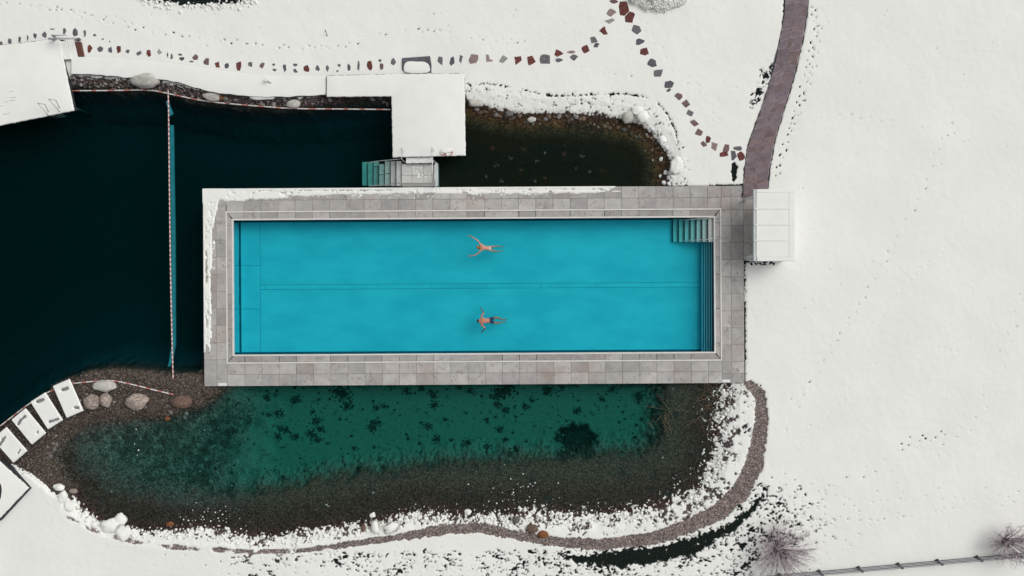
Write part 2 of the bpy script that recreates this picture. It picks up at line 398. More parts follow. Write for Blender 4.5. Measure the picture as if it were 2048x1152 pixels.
lower(np.where(grassb > -14, np.interp(grassb, [-14, -3, 4], [1.0, .55, -.2]) + .42 * n2 + .45 * n4 + .2 * nst, 9))
# grass showing through thin snow on the bank
bank = ss(1088, 1104, Y + np.interp(X, [0, 500, 1000, 1300, 1500], [-25, -6, 0, 10, 50])) * ss(330, 520, X) * (1 - ss(1480, 1590, X - (1152 - Y) * .2))
dens = np.interp(X, [300, 600, 850, 1300, 1500, 1600], [1.02, .88, .74, .70, .82, 1.1]) + .10 * np.abs(n3)
lower(np.where(bank > .02, dens - .06 + (1 - bank) * .8 + .30 * n2 + .45 * n4 + .42 * nst + .36 * fbm(X, Y * 1.9, 38, 31, 3), 9))
hb = ss(250, 60, np.hypot((X - 1500), (Y - 1045) * 1.6))
lower(np.where(hb > .02, 1.5 - .80 * hb + .42 * n2 + .55 * n4 + .3 * nst, 9))
# bare dark ground at the top and the little gap beside the path
tp = 0
for cx, cy, rx, ry in ((400, -14, 118, 24), (1468, 343, 6, 19)):
    e = np.hypot((X - cx) / rx, (Y - cy) / ry)
    lower(np.where(e < 1.8, np.interp(e, [.7, 1.0, 1.35], [-.4, .5, 1.3]) + (.6 if cx in (1512, 1505) else .35) * n2 + .6 * n4 + (.55 if cx in (1512, 1505) else 0), 9))
chip = seg_dist(X, Y, [(1538, 134), (1523, 165), (1507, 207)])
lower(np.where(chip < 16, np.interp(chip, [0, 7, 14], [.50, .62, 1.2]) + .5 * n2 + .7 * n4, 9))
lower(np.where(spit > 0, np.interp(spit, [0, 4], [.5, -1]), 9))
lower(np.where((deckin > -5) & (U > 470), .72 + .6 * n4 + .3 * n2, 9))
lower(np.where((np.abs(X - 1510) < 42) & (np.abs(Y - 526) < 5), .55 + .7 * n4, 9))
pe = np.minimum(seg_dist(X, Y, [(1572, -40), (1566, 50), (1557, 100), (1543, 160), (1525, 215), (1508, 260), (1498, 290), (1493, 320), (1489, 350), (1487, 394)]), seg_dist(X, Y, [(1616.5, -40), (1611.5, 40), (1603.5, 85), (1590.5, 140), (1576.5, 190), (1560.5, 240), (1547.5, 285), (1540.5, 325), (1536, 350), (1533.5, 378)]))
lower(np.where(pe < 6, np.interp(pe, [.5, 3.0, 6], [.1, .85, 1.6]) + .45 * n4, 9))
# footprints: dents, some trodden through to the grass
dent = np.zeros(X.shape)
def prints(pts, step=13, wid=3.2, dark=.5, l=3.4, wd=1.7, jit=2.4, rnd=None, skip=.0, pair=True):
    global C
    rg = random.Random(rnd or int(pts[0][0] * 7 + pts[0][1]))
    side = 1; carry = 0
    for (ax, ay), (bx, by) in zip(pts, pts[1:]):
        L = math.hypot(bx - ax, by - ay); dx, dy = (bx - ax) / L, (by - ay) / L; t = carry
        while t < L:
            if rg.random() > skip:
                cx = ax + dx * t - dy * wid * side * (1 if pair else .3) + rg.uniform(-jit, jit); cy = ay + dy * t + dx * wid * side * (1 if pair else .3) + rg.uniform(-jit, jit)
                i0, i1 = np.searchsorted(gx, [cx - 10, cx + 10]); j0, j1 = np.searchsorted(gy, [cy - 10, cy + 10])
                if i1 > i0 and j1 > j0:
                    a = math.atan2(dy, dx) + rg.uniform(-.4, .4); xs, ys = X[j0:j1, i0:i1] - cx, Y[j0:j1, i0:i1] - cy
                    e = np.hypot((xs * math.cos(a) + ys * math.sin(a)) / (l * rg.uniform(.7, 1.2)), (-xs * math.sin(a) + ys * math.cos(a)) / (wd * rg.uniform(.7, 1.2)))
                    dent[j0:j1, i0:i1] = np.maximum(dent[j0:j1, i0:i1], ss(1.5, .5, e))
                    dk = dark * rg.uniform(.2, 1.25)
                    C[j0:j1, i0:i1] = np.minimum(C[j0:j1, i0:i1], np.interp(e, [.5, 1.6], [.58 - .75 * dk, 1.4]))
            side = -side; t += step * rg.uniform(.55, 1.5)
        carry = t - L
prints([(1625, 15), (1630, 60), (1620, 110), (1607, 170), (1590, 235), (1575, 280), (1560, 320), (1552, 360)], 9, 4, .9)
prints([(1640, 50), (1628, 130), (1605, 205), (1580, 262)], 11, 3, .5)
prints([(1575, 60), (1553, 130), (1532, 190)], 10, 3, .8)
prints([(0, 5), (80, 15), (160, 33), (240, 52), (300, 62), (380, 74), (470, 84), (560, 92), (650, 96), (700, 92), (750, 72), (800, 62), (870, 62), (950, 76), (1030, 84), (1085, 92)], 13, 3, .62, skip=.25)
prints([(60, 12), (150, 22), (230, 38), (300, 60)], 14, 2, .5, skip=.3)
prints([(1280, 40), (1300, 75), (1345, 130), (1400, 180), (1440, 250), (1452, 270)], 14, 3, .12)
prints([(1160, 135), (1230, 150), (1290, 158), (1370, 165), (1470, 178)], 20, 2, .25, skip=.3)
prints([(1905, 250), (1870, 300), (1850, 370), (1815, 440), (1775, 510), (1740, 570), (1700, 640), (1660, 700), (1620, 770), (1585, 830), (1565, 870)], 19, 3, .30)
prints([(1640, 222), (1720, 235), (1800, 248), (1850, 262), (1890, 268), (1960, 282), (2020, 300)], 24, 4, .22, skip=.3)
prints([(2040, 350), (1990, 415), (1930, 465), (1860, 520), (1790, 590), (1740, 680), (1720, 750), (1680, 810), (1600, 890)], 11, 1.5, .03, l=2.2, wd=1.4, skip=.25)
prints([(2048, 590), (2015, 680), (1995, 740), (1970, 800), (1950, 850), (1880, 880), (1820, 910), (1750, 935), (1700, 960), (1640, 985), (1590, 1000), (1540, 1005)], 19, 8, .24, skip=.2)
prints([(1560, 1030), (1620, 1018), (1700, 1010), (1760, 1003), (1840, 996), (1900, 997), (1970, 1000), (2048, 985)], 19, 2, .2, skip=.1)
prints([(1560, 1022), (1610, 1033), (1680, 1042), (1760, 1040), (1840, 1030), (1900, 1020), (2000, 1010), (2048, 1002)], 18, 2, .25, skip=.1)
prints([(1800, 898), (1812, 884), (1840, 875), (1884, 868)], 9, 4, 1.2, l=2.2, wd=2, jit=5)
for k in range(90):                    # lone trodden specks
    x0, y0 = random.choice([(random.uniform(1560, 2048), random.uniform(0, 1090)), (random.uniform(1540, 2040), random.uniform(940, 1060)), (random.uniform(300, 1200), random.uniform(20, 100))])
    prints([(x0, y0), (x0 + 6, y0 + 2)], 20, 1, random.uniform(0, .7), l=2, wd=1.4)
C = np.where(deckin > -1.5, np.minimum(C, .2), C)
C = C + .0
cov = ss(.38, .62, C)
Zs = Z + cov * (.06 + .010 * n3 + .004 * n1 + .002 * n2) - dent * .012 * cov
Zs += np.where((C > 1) & (pond < -40) & (lake < -40), .015 * fbm(X, Y, 300, 44, 3), 0)
Zs = np.where(deckin > 3, -4.0, Zs)
extn = np.minimum.reduce([U - 530, 563.5 - U, V + 197, -50 - V])
Zs = np.where(extn > -1, np.minimum(Zs, .2), Zs)
# --- what the ground under the snow is made of
G = np.zeros(X.shape + (3,)); G[:] = (.007, .012, .011); PB = np.zeros(X.shape)
def paint(mask, c, pb=None):
    global G, PB
    m = np.clip(mask, 0, 1)[..., None]; G = G * (1 - m) + np.array(c) * m
    if pb is not None: PB = PB * (1 - m[..., 0]) + pb * m[..., 0]
shore = (lake > -34) & (X < 1400) & (Y < 420)
paint(shore * 1.0, (.060, .042, .038), 1)
paint(ss(-8, 2, lake) * (1 - east), (.028, .026, .024), .8)
paint(ss(8, 20, lake) * (1 - east), (.06, .070, .105), .15)
paint(ss(-6, 3, lake) * east, (.055, .034, .020), 1)
paint(ss(2, 12, lake) * ss(46, 20, lake) * east * np.clip(.75 + 1.0 * n1, 0, 1), (.12, .055, .026), 1)
paint(ss(22, 52, lake) * east, (.034, .013, .0065), .4)
paint(ss(40, 70, lake) * east * ss(1050, 1090, X) * ss(1240, 1180, X) * ss(330, 270, Y) * .6, (.012, .016, .017))
paint(ss(-60, -40, pond) * (Y > 740), (.085, .066, .066), 1)
paint((gravp > -3) * 1.0, (.215, .175, .163), 1)
paint(ss(-14, -2, pond) * (Y > 740), (.045, .028, .026), 1)
paint(ss(0, 16, pond), (.042, .031, .025), 1)
paint(ss(30, 80, pond) * (1 - ss(350, 520, X) * 0), (.072, .054, .042), .8)
paint(ss(-16, 16, deep), (.215, .22, .185), .12)
mott = ss(540, 400, X + 60 * n3) * ss(-45, -18, deep)
paint(mott * np.clip(1.0 + .5 * n2, 0, 1), (.066, .070, .062), 1)
paint(mott * ss(.25, .7, n1 + .3 * n2) * .8, (.045, .040, .034), .8)
paint(ss(-30, 20, deep) * ss(.62, 1.0, n2 + .5 * n4 - .1) * .6, (.05, .058, .05))
paint(ss(1.15, .85, np.hypot((Xd - 1158) / 42, (Yd - 890) / 27) + .25 * n2 + .15 * n1), (.012, .018, .016))
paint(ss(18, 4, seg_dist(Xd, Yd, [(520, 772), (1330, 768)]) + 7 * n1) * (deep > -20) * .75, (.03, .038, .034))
paint((spit > -4) * (pond < 14) * (lake < 12) * 1.0, (.070, .055, .045), 1)
paint(ss(2, 10, lake) * (spit > -10), (.024, .026, .026), .4)
gm = np.clip(grassb / 6 + .8, 0, 1)
paint(gm, (.006, .011, .008), 0)

ny, nx = X.shape
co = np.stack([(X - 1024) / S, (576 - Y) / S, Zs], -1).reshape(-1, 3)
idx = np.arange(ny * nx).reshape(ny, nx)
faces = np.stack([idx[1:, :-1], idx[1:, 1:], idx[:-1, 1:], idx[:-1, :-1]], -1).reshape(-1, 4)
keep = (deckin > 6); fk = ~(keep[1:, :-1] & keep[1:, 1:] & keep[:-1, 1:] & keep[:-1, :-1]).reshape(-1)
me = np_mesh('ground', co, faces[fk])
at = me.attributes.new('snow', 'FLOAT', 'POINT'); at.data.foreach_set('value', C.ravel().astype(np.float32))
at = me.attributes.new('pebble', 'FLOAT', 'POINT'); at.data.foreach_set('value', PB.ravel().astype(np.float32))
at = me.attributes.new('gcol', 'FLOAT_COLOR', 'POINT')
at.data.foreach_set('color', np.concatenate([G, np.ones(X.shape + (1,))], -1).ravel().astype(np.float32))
def ground_mat():
    m, nt, b = new_mat('ground_snow_gravel')
    a1 = N(nt, 'ShaderNodeAttribute', attribute_name='snow'); a2 = N(nt, 'ShaderNodeAttribute', attribute_name='pebble'); a3 = N(nt, 'ShaderNodeAttribute', attribute_name='gcol')
    geo = N(nt, 'ShaderNodeNewGeometry')
    vo = N(nt, 'ShaderNodeTexVoronoi'); vo.inputs['Scale'].default_value = 15; nt.links.new(geo.outputs['Position'], vo.inputs['Vector'])
    v2 = N(nt, 'ShaderNodeTexVoronoi'); v2.inputs['Scale'].default_value = 34; nt.links.new(geo.outputs['Position'], v2.inputs['Vector'])
    s1 = N(nt, 'ShaderNodeSeparateColor'); nt.links.new(vo.outputs['Color'], s1.inputs[0])
    s2 = N(nt, 'ShaderNodeSeparateColor'); nt.links.new(v2.outputs['Color'], s2.inputs[0])
    pw = N(nt, 'ShaderNodeMath', operation='MULTIPLY'); nt.links.new(s1.outputs[0], pw.inputs[0]); nt.links.new(s2.outputs[1], pw.inputs[1])
    mr = N(nt, 'ShaderNodeMapRange'); mr.inputs[3].default_value = .35; mr.inputs[4].default_value = 2.9; nt.links.new(pw.outputs[0], mr.inputs[0])
    mxv = N(nt, 'ShaderNodeMix', data_type='FLOAT'); mxv.inputs[2].default_value = 1.0
    nt.links.new(a2.outputs['Fac'], mxv.inputs[0]); nt.links.new(mr.outputs[0], mxv.inputs[3])
    mu = N(nt, 'ShaderNodeVectorMath', operation='SCALE'); nt.links.new(a3.outputs['Color'], mu.inputs[0]); nt.links.new(mxv.outputs[0], mu.inputs['Scale'])
    no = N(nt, 'ShaderNodeTexNoise'); no.inputs['Scale'].default_value = 22; no.inputs['Detail'].default_value = 4; no.inputs['Roughness'].default_value = .75; nt.links.new(geo.outputs['Position'], no.inputs['Vector'])
    ad = N(nt, 'ShaderNodeMath', operation='MULTIPLY_ADD'); ad.inputs[1].default_value = 1.0; nt.links.new(no.outputs['Fac'], ad.inputs[0])
    sb = N(nt, 'ShaderNodeMath', operation='SUBTRACT'); sb.inputs[1].default_value = .5; nt.links.new(a1.outputs['Fac'], sb.inputs[0]); nt.links.new(sb.outputs[0], ad.inputs[2])
    st = N(nt, 'ShaderNodeMapRange', interpolation_type='SMOOTHSTEP'); st.inputs[1].default_value = .40; st.inputs[2].default_value = .58
    nt.links.new(ad.outputs[0], st.inputs[0])
    n5 = N(nt, 'ShaderNodeTexNoise'); n5.inputs['Scale'].default_value = .35; n5.inputs['Detail'].default_value = 6; nt.links.new(geo.outputs['Position'], n5.inputs['Vector'])
    cr = N(nt, 'ShaderNodeValToRGB'); cr.color_ramp.elements[0].position = .3; cr.color_ramp.elements[1].position = .7
    cr.color_ramp.elements[0].color = (.815, .822, .785, 1); cr.color_ramp.elements[1].color = (.86, .865, .825, 1)
    nt.links.new(n5.outputs['Fac'], cr.inputs[0])
    mx = N(nt, 'ShaderNodeMix', data_type='RGBA'); nt.links.new(st.outputs[0], mx.inputs[0]); nt.links.new(mu.outputs[0], mx.inputs[6]); nt.links.new(cr.outputs[0], mx.inputs[7])
    nt.links.new(mx.outputs[2], b.inputs['Base Color'])
    b.inputs['Roughness'].default_value = .9; b.inputs['Specular IOR Level'].default_value = .15
    # relief: pebbles where bare, soft drift grain where snow
    h1 = N(nt, 'ShaderNodeMath', operation='MULTIPLY'); nt.links.new(vo.outputs['Distance'], h1.inputs[0]); nt.links.new(a2.outputs['Fac'], h1.inputs[1])
    n6 = N(nt, 'ShaderNodeTexNoise'); n6.inputs['Scale'].default_value = 3.2; n6.inputs['Detail'].default_value = 6; nt.links.new(geo.outputs['Position'], n6.inputs['Vector'])
    mh = N(nt, 'ShaderNodeMix', data_type='FLOAT'); nt.links.new(st.outputs[0], mh.inputs[0])
    inv = N(nt, 'ShaderNodeMath', operation='MULTIPLY'); inv.inputs[1].default_value = -1.4; nt.links.new(h1.outputs[0], inv.inputs[0])
    nt.links.new(inv.outputs[0], mh.inputs[2]); nt.links.new(n6.outputs['Fac'], mh.inputs[3])
    bp = N(nt, 'ShaderNodeBump'); bp.inputs['Strength'].default_value = .15; bp.inputs['Distance'].default_value = .02
    nt.links.new(mh.outputs[0], bp.inputs['Height']); nt.links.new(bp.outputs[0], b.inputs['Normal'])
    return m
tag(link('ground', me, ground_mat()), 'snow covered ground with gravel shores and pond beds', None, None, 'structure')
def ground_z(px, py):
    i = int(np.clip(np.searchsorted(gx, px), 0, nx - 1)); j = int(np.clip(np.searchsorted(gy, py), 0, ny - 1))
    return float(Zs[j, i])
def GP(px, py, dz=0.0):
    z = ground_z(px, py)
    for _ in range(2):                 # the ground point that the photo shows at this pixel
        p = P(px, py, z); z = ground_z(1024 + p.x * S, 576 - p.y * S)
    return P(px, py, z) + Vector((0, 0, dz))

# ------------------------------------------------------------------ water
def water_prism(name, px, z0, z1, mat, label):
    bm = bmesh.new(); prism(bm, [((x - 1024) / S, (576 - y) / S) for x, y in px], z0, z1)
    bmesh.ops.triangulate(bm, faces=bm.faces[:]); bmesh.ops.recalc_face_normals(bm, faces=bm.faces[:])
    return tag(bm_obj(name, bm, mat), label, None, None, 'structure')
inside = lambda u, v: D(u, v)
water_prism('water', [(-760, 100), (640, 100), (1420, 120), (1420, 330), inside(470, -188), inside(-531, -188), inside(-531, 165), (330, 766), (250, 757), (180, 762), (125, 782), (78, 816), (38, 848), (5, 872), (-95, 948), (-760, 1030)], -4.5, 0, M['pond'], 'dark clear water of the bathing lake')
water_prism('water', [inside(-500, 188), inside(525, 188), (1500, 1065), (1300, 1110), (300, 1115), (60, 1040), (70, 880), (130, 800), (330, 790)], -4.4, 0, M['pond'], 'clear green water of the planted pond')

# ------------------------------------------------------------------ pool deck: slab, tiles, coping, rails
PU, PV = 481.5, 135.5                  # pool inside the coping
RU, RV = 494, 151                      # white rail between coping and deck
DU, DV = 540.5, 197.5
deck = empty('pool_deck', DP(0, 0, 0)); tag(deck, 'grey stone tiled deck around the swimming pool', None, None, 'structure')
def ring_obj(name, o, i, z0, z1, mat, parent, pf=DP, zr=ZR):
    bm = bmesh.new()
    for z in (z0, z1):
        for (a, b) in (o, i):
            for su, sv in ((-1, 1), (1, 1), (1, -1), (-1, -1)):
                q = pf(su * a, sv * b, zr); bm.verts.new((q.x, q.y, z))
    bm.verts.ensure_lookup_table(); v = bm.verts
    for k in range(4):
        n = (k + 1) % 4
        bm.faces.new((v[k], v[n], v[8 + n], v[8 + k])); bm.faces.new((v[4 + n], v[4 + k], v[12 + k], v[12 + n]))
        bm.faces.new((v[8 + k], v[8 + n], v[12 + n], v[12 + k])); bm.faces.new((v[n], v[k], v[4 + k], v[4 + n]))
    bmesh.ops.recalc_face_normals(bm, faces=bm.faces[:])
    return bm_obj(name, bm, mat, parent)
ring_obj('deck_slab', (DU - .6, DV - .6), (PU + 1.2, PV + 1.2), -3.2, .262, M['concrete'], deck)
ring_obj('grout_bed', (DU - .3, DV - .3), (RU + .5, RV + .5), .262, .2885, M['grout'], deck)
def tile(u0, u1, v0, v1, name='tile', parent=deck, mat='tile', z=ZR, g=.35, pts=None):
    dz = random.uniform(-.003, .003)
    pts = pts or [(u0 + g, v0 + g), (u1 - g, v0 + g), (u1 - g, v1 - g), (u0 + g, v1 - g)]
    bm = bmesh.new(); c = DP(sum(p[0] for p in pts) / len(pts), sum(p[1] for p in pts) / len(pts))
    prism(bm, [(DP(*p) - c)[:2] for p in pts], -.034, 0, .006)
    o = bm_obj(name, bm, M[mat]); o.parent = parent
    o.matrix_parent_inverse = Matrix.Translation(-world_loc(parent)); o.location = (c.x, c.y, z + dz)
    return o
us = [-DU + 47, -DU + 81.3]
while us[-1] < 480: us.append(us[-1] + 34.35)
us = [x for x in us if x < 478] + [RU + 1.6]
vt, vb = -174, 174
for a, b in zip(us, us[1:]):
    tile(a, b, -DV, vt); tile(a, b, vt, -RV - 1.6); tile(a, b, RV + 1.6, vb); tile(a, b, vb, DV)
lv = [-DV]
while lv[-1] < DV - 20: lv.append(lv[-1] + 34.2)
lv[-1] = DV
for a, b in zip(lv, lv[1:]):
    for (c0, c1) in ((-DU, -DU + 25.5), (-DU + 25.5, -DU + 47)):
        if -RV - 5 < (a + b) / 2 < RV + 5: tile(c0, c1, a, b) if c0 == -DU else tile(c0, -RU - 1.6, a, b)
        else: tile(c0, c1, a, b)
rv = [-DV, -175, -149.5, -118.5, -84, -49.5, -15.5, 18.5, 53, 87, 121, 155, 178, DV]
for a, b in zip(rv, rv[1:]):
    tile(RU + 1.6, 515, a, b); tile(515, DU, a, b)
    if -176 < (a + b) / 2 < -50: tile(DU, 562, a, b)
pprism('slab_extension', [D(DU - .2, -176), D(562, -176), D(562, -50), D(DU - .2, -50)], -.2, .288, M['grout'], deck, zr=ZR)
# coping stones between the two rails
pool = empty('swimming_pool', DP(0, 0, -.9)); tag(pool, 'long rectangular swimming pool with turquoise floor, steps and white rails', 'swimming pool')
cz = .296
ring_obj('gutter_bed', (RU, RV), (PU - .2, PV - .2), .262, .268, M['dark_edge'], pool)
for sgn in (-1, 1):
    cu = [-RU + 1.5]; x = -PU + 22
    rr = random.Random(3 + sgn)
    while x < PU - 20:
        cu.append(x); x += rr.choice([34.35, 34.35, 68.7])
    cu.append(RU - 1.5)
    for k, (a, b) in enumerate(zip(cu, cu[1:])):
        o, i = sgn * (RV - 1.6), sgn * (PV + 2.2)
        g = .9 if rr.random() < .3 else .35
        pts = [(a + g if k else a, o), (b - .3 if k < len(cu) - 2 else b, o), (b - .3 if k < len(cu) - 2 else b - 11.5, i), (a + g if k else a + 11.5, i)]
        tile(0, 0, 0, 0, 'coping_tile', pool, 'coping', cz, pts=pts)
    cv = [-RV + 2.2]; y = -PV + 12
    while y < PV - 14:
        cv.append(y); y += rr.choice([34.35, 68.7])
    cv.append(RV - 2.2)
    for k, (a, b) in enumerate(zip(cv, cv[1:])):
        o, i = sgn * (RU - 1.6), sgn * (PU + 2.2)
        g = .8 if rr.random() < .3 else .35
        pts = [(o, a + g if k else a + .6), (o, b - .3 if k < len(cv) - 2 else b - .6), (i, b - .3 if k < len(cv) - 2 else b - 12.5), (i, a + g if k else a + 12.5)]
        tile(0, 0, 0, 0, 'coping_tile', pool, 'coping', cz, pts=pts)
ring_obj('outer_rail', (RU + 1.5, RV + 1.5), (RU - 1.3, RV - 1.3), .262, .325, M['rail_white'], pool)
ring_obj('inner_rail', (PU + 2.0, PV + 2.0), (PU - 1.1, PV - 1.1), .20, .315, M['rail_white'], pool)
# basin
FZ = -.92; WZ = .205
def rect_ring_wall():
    bm = bmesh.new()
    q = [DP(su * (PU + .6), sv * (PV + .6)) for su, sv in ((-1, 1), (1, 1), (1, -1), (-1, -1))]
    a = [bm.verts.new((p.x, p.y, FZ - .1)) for p in q]; b = [bm.verts.new((p.x, p.y, .25)) for p in q]
    for k in range(4): bm.faces.new((a[(k + 1) % 4], a[k], b[k], b[(k + 1) % 4]))
    return bm_obj('basin_wall', bm, M['liner_wall'], pool)
rect_ring_wall()
bm = bmesh.new(); prism(bm, [DP(su * (PU + 1), sv * (PV + 1))[:2] for su, sv in ((-1, 1), (1, 1), (1, -1), (-1, -1))], FZ - .3, FZ - .03)
bm_obj('basin_bed', bm, M['liner_gap'], pool)
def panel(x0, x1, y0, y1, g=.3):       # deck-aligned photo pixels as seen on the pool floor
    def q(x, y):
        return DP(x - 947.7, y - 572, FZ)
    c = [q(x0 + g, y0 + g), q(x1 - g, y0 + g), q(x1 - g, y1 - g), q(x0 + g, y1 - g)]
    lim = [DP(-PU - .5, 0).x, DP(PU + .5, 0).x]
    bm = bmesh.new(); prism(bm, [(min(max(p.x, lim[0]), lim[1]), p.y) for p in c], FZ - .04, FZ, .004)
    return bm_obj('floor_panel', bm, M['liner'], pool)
def fy(x, y): return y - ROT * (x - 947.7)
L0, LX, R0 = 482, 520.5, 1419.5
ys_ = [442, 528.4, 615.4, 701.8]
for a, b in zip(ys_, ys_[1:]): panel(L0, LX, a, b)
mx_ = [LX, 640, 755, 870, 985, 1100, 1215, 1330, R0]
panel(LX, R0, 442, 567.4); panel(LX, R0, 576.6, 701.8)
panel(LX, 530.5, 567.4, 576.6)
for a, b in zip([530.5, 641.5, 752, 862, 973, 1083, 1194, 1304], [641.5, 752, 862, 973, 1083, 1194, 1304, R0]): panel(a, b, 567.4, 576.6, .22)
# stair in the pool corner
stair = empty('staircase', DP(*dinv(1386, 460), FZ)); stair.parent = pool; stair.matrix_parent_inverse = Matrix.Translation(-world_loc(pool))
NS = 7; x0, x1 = 1345, 1427
for i in range(NS):
    zt = .17 - (NS - 1 - i) * .152
    a = x0 + (x1 - x0) * i / NS; b = x0 + (x1 - x0) * (i + 1) / NS
    pprism('step', [(a + .9, 438), (b + (1.5 if i == NS - 1 else .9), 438), (b + (1.5 if i == NS - 1 else .9), 484), (a + .9, 484)], FZ, zt, M['step'], stair, .012, zr=min(zt, .2))
    if i < NS:
        pprism('riser_shade', [(a + .3, 439), (a + 1.5, 439), (a + 1.5, 484), (a + .3, 484)], zt - .14, zt + .004, M['riser_shade'], stair, zr=min(zt, .2))  # dark strip at each step edge stands in for the riser's shadow
for y_, ye in ((438.5, 435), (480.5, 476.5)):
    zt = .95
    bm = bmesh.new()
    tube(bm, [P(1363, y_ + 1.5, -.3), P(1374, y_ + .5, .15), P(1410, y_ - 1.2, .70), P(1430, ye + .3, .85), P(1444, ye, .86)], .024, 8)
    tube(bm, [P(1436, ye + 2.0, .3), P(1441, ye, .86)], .02, 8); tube(bm, [P(1403, y_, .1), P(1406, y_ - 1.0, .64)], .02, 8)
    bm_obj('handrail', bm, M['steel'], pool)
# slatted grille of the cover slot on the end wall
bk = [dinv(x, y) for x, y in ((1404, 486), (1428, 486), (1428, 706), (1404, 707))]
bm = bmesh.new(); prism(bm, [DP(u, v, -.6)[:2] for u, v in bk], FZ, -.62); bm_obj('grille_back', bm, M['slat_back'], pool)
for i in range(6):
    x = 1404 + i * 3.9
    pprism('slat', [(x, 487 - i * .4), (x + 1.3, 487 - i * .4), (x + 1.3, 702 + i * .5), (x, 702 + i * .5)], -.7 + .05 * i, -.52 + .10 * i, M['slat'], pool, zr=-.5)
bm = bmesh.new(); prism(bm, [DP(su * (PU + .3), sv * (PV + .3))[:2] for su, sv in ((-1, 1), (1, 1), (1, -1), (-1, -1))], FZ - .2, WZ)
bmesh.ops.recalc_face_normals(bm, faces=bm.faces[:])
tag(bm_obj('pool_water', bm, M['pool']), 'still turquoise water filling the swimming pool', None, None, 'structure')
for x, y in ((445, 769), (1452.5, 762)):
    o = pprism('skimmer_plate', [(x - 8, y - 2.8), (x + 8, y - 2.9), (x + 8, y + 2.7), (x - 8, y + 2.8)], .29, .318, M['white_metal'], deck, .004, zr=ZR)

# ------------------------------------------------------------------ snow lying in ragged patches along two edges of the deck
def snow_patch(name, u0, u1, v0, v1, field, label=None):
    uu = np.arange(u0, u1 + .5, 1.0); vv = np.arange(v0, v1 + .5, 1.0); A, B = np.meshgrid(uu, vv)
    h = field(A, B); z = ZR - .012 + .065 * np.clip(h, 0, 1) ** .7 + np.where(h > .2, .006 * fbm(A, B, 6, 3, 2), 0)
    x = 947.7 + A + ROT * B; y = 572 + B - ROT * A
    co = np.stack([(x - 1024) / S, (576 - y) / S, z], -1).reshape(-1, 3)
    m, n = A.shape; I = np.arange(m * n).reshape(m, n)
    f = np.stack([I[1:, :-1], I[1:, 1:], I[:-1, 1:], I[:-1, :-1]], -1).reshape(-1, 4)
    k = (h.reshape(-1)[f] > .05).any(1)
    me = np_mesh(name, co, f[k]); me.validate()
    bm = bmesh.new(); bm.from_mesh(me); bmesh.ops.delete(bm, geom=[v for v in bm.verts if not v.link_faces], context='VERTS'); bm.to_mesh(me); bm.free()
    o = link(name, me, M['snow']); return tag(o, label, None, None, 'stuff')
def top_field(A, B):
    e = B + DV; n = fbm(A, B * 2, 22, 50, 4); nf = fbm(A, B, 7, 60, 3); xx = A + 947.7
    rim = ss(4.2, 2.6, e + 1.2 * n)
    joint = ss(1.4, .6, np.abs((A - 3.5) % 34.35)) * ss(9, 6, e) * (fbm(A, B * 0, 60, 71, 2) > -.1)
    band_c = np.interp(xx, [400, 520, 600, 700, 760, 850, 950, 1050, 1150, 1215], [13, 14, 11, 9.5, 9.5, 9, 9, 9.5, 10, 10])
    band_w = np.interp(xx, [400, 450, 520, 590, 650, 720, 760, 800, 900, 1000, 1100, 1190, 1225], [16, 11, 7, 4.8, 3.6, 2.4, 1.0, 3.0, 3.6, 3.0, 3.2, 1.6, -1])
    band = ss(1.2, -1.0, np.abs(e - band_c) - band_w + 2.2 * n + 1.2 * nf)
    patch = ss(.02, .25, n + np.interp(xx, [400, 480, 600, 760, 800, 1215, 1240], [.5, .2, -.05, -.3, .28, .25, -.9])) * ss(10, 8, e)
    fl = ss(.60, .72, nf + .2 * n) * ss(24, 18, e) * (xx < 1100)
    rim = rim * ss(1235, 1215, xx)
    hole = ss(.48, .60, nf * .7 + .3 * n) * (e > 3)
    return np.clip(np.maximum.reduce([rim, joint, band, patch, fl * .8]) - hole * .8, 0, 1) * ss(-.5, .8, e)
def left_field(A, B):
    e = A + DU; n = fbm(A * 2, B, 22, 80, 4); nf = fbm(A, B, 7, 90, 3)
    fade = ss(132, 118, B)
    rim = ss(3.6, 2.0, e + 1.4 * n)
    bw = np.interp(B, [-197, -170, -120, -60, 0, 60, 90, 130], [30, 18, 6, 3.5, 2.2, 2.4, 3.5, 1])
    band = ss(1.2, -1, np.abs(e - np.interp(B, [-197, -150, 130], [10, 12, 11.5])) - bw + 2.0 * n + 1.0 * nf)
    joint = ss(1.6, .6, np.abs((B + DV) % 34.2 - 1)) * ss(13, 11, e)
    patch = ss(.12, .3, n + np.interp(B, [-197, -150, -60, 60, 100, 130], [.6, .25, .0, .0, .3, -.3])) * ss(14, 11, e)
    fl = ss(.55, .7, nf) * ss(24, 20, e) * ss(-20, -60, B)
    hole = ss(.46, .58, nf * .7 + .3 * n) * (e > 3)
    return np.clip(np.maximum.reduce([rim, band, joint, patch, fl * .8]) - hole * .8, 0, 1) * fade * ss(-.5, .8, e)
snow_patch('deck_snow', -541, 300, -198, 134, lambda A, B: np.where((B > -164) & (A > -511), 0, np.maximum(top_field(A, B), left_field(A, B))), 'ragged melting snow along two edges of the deck')

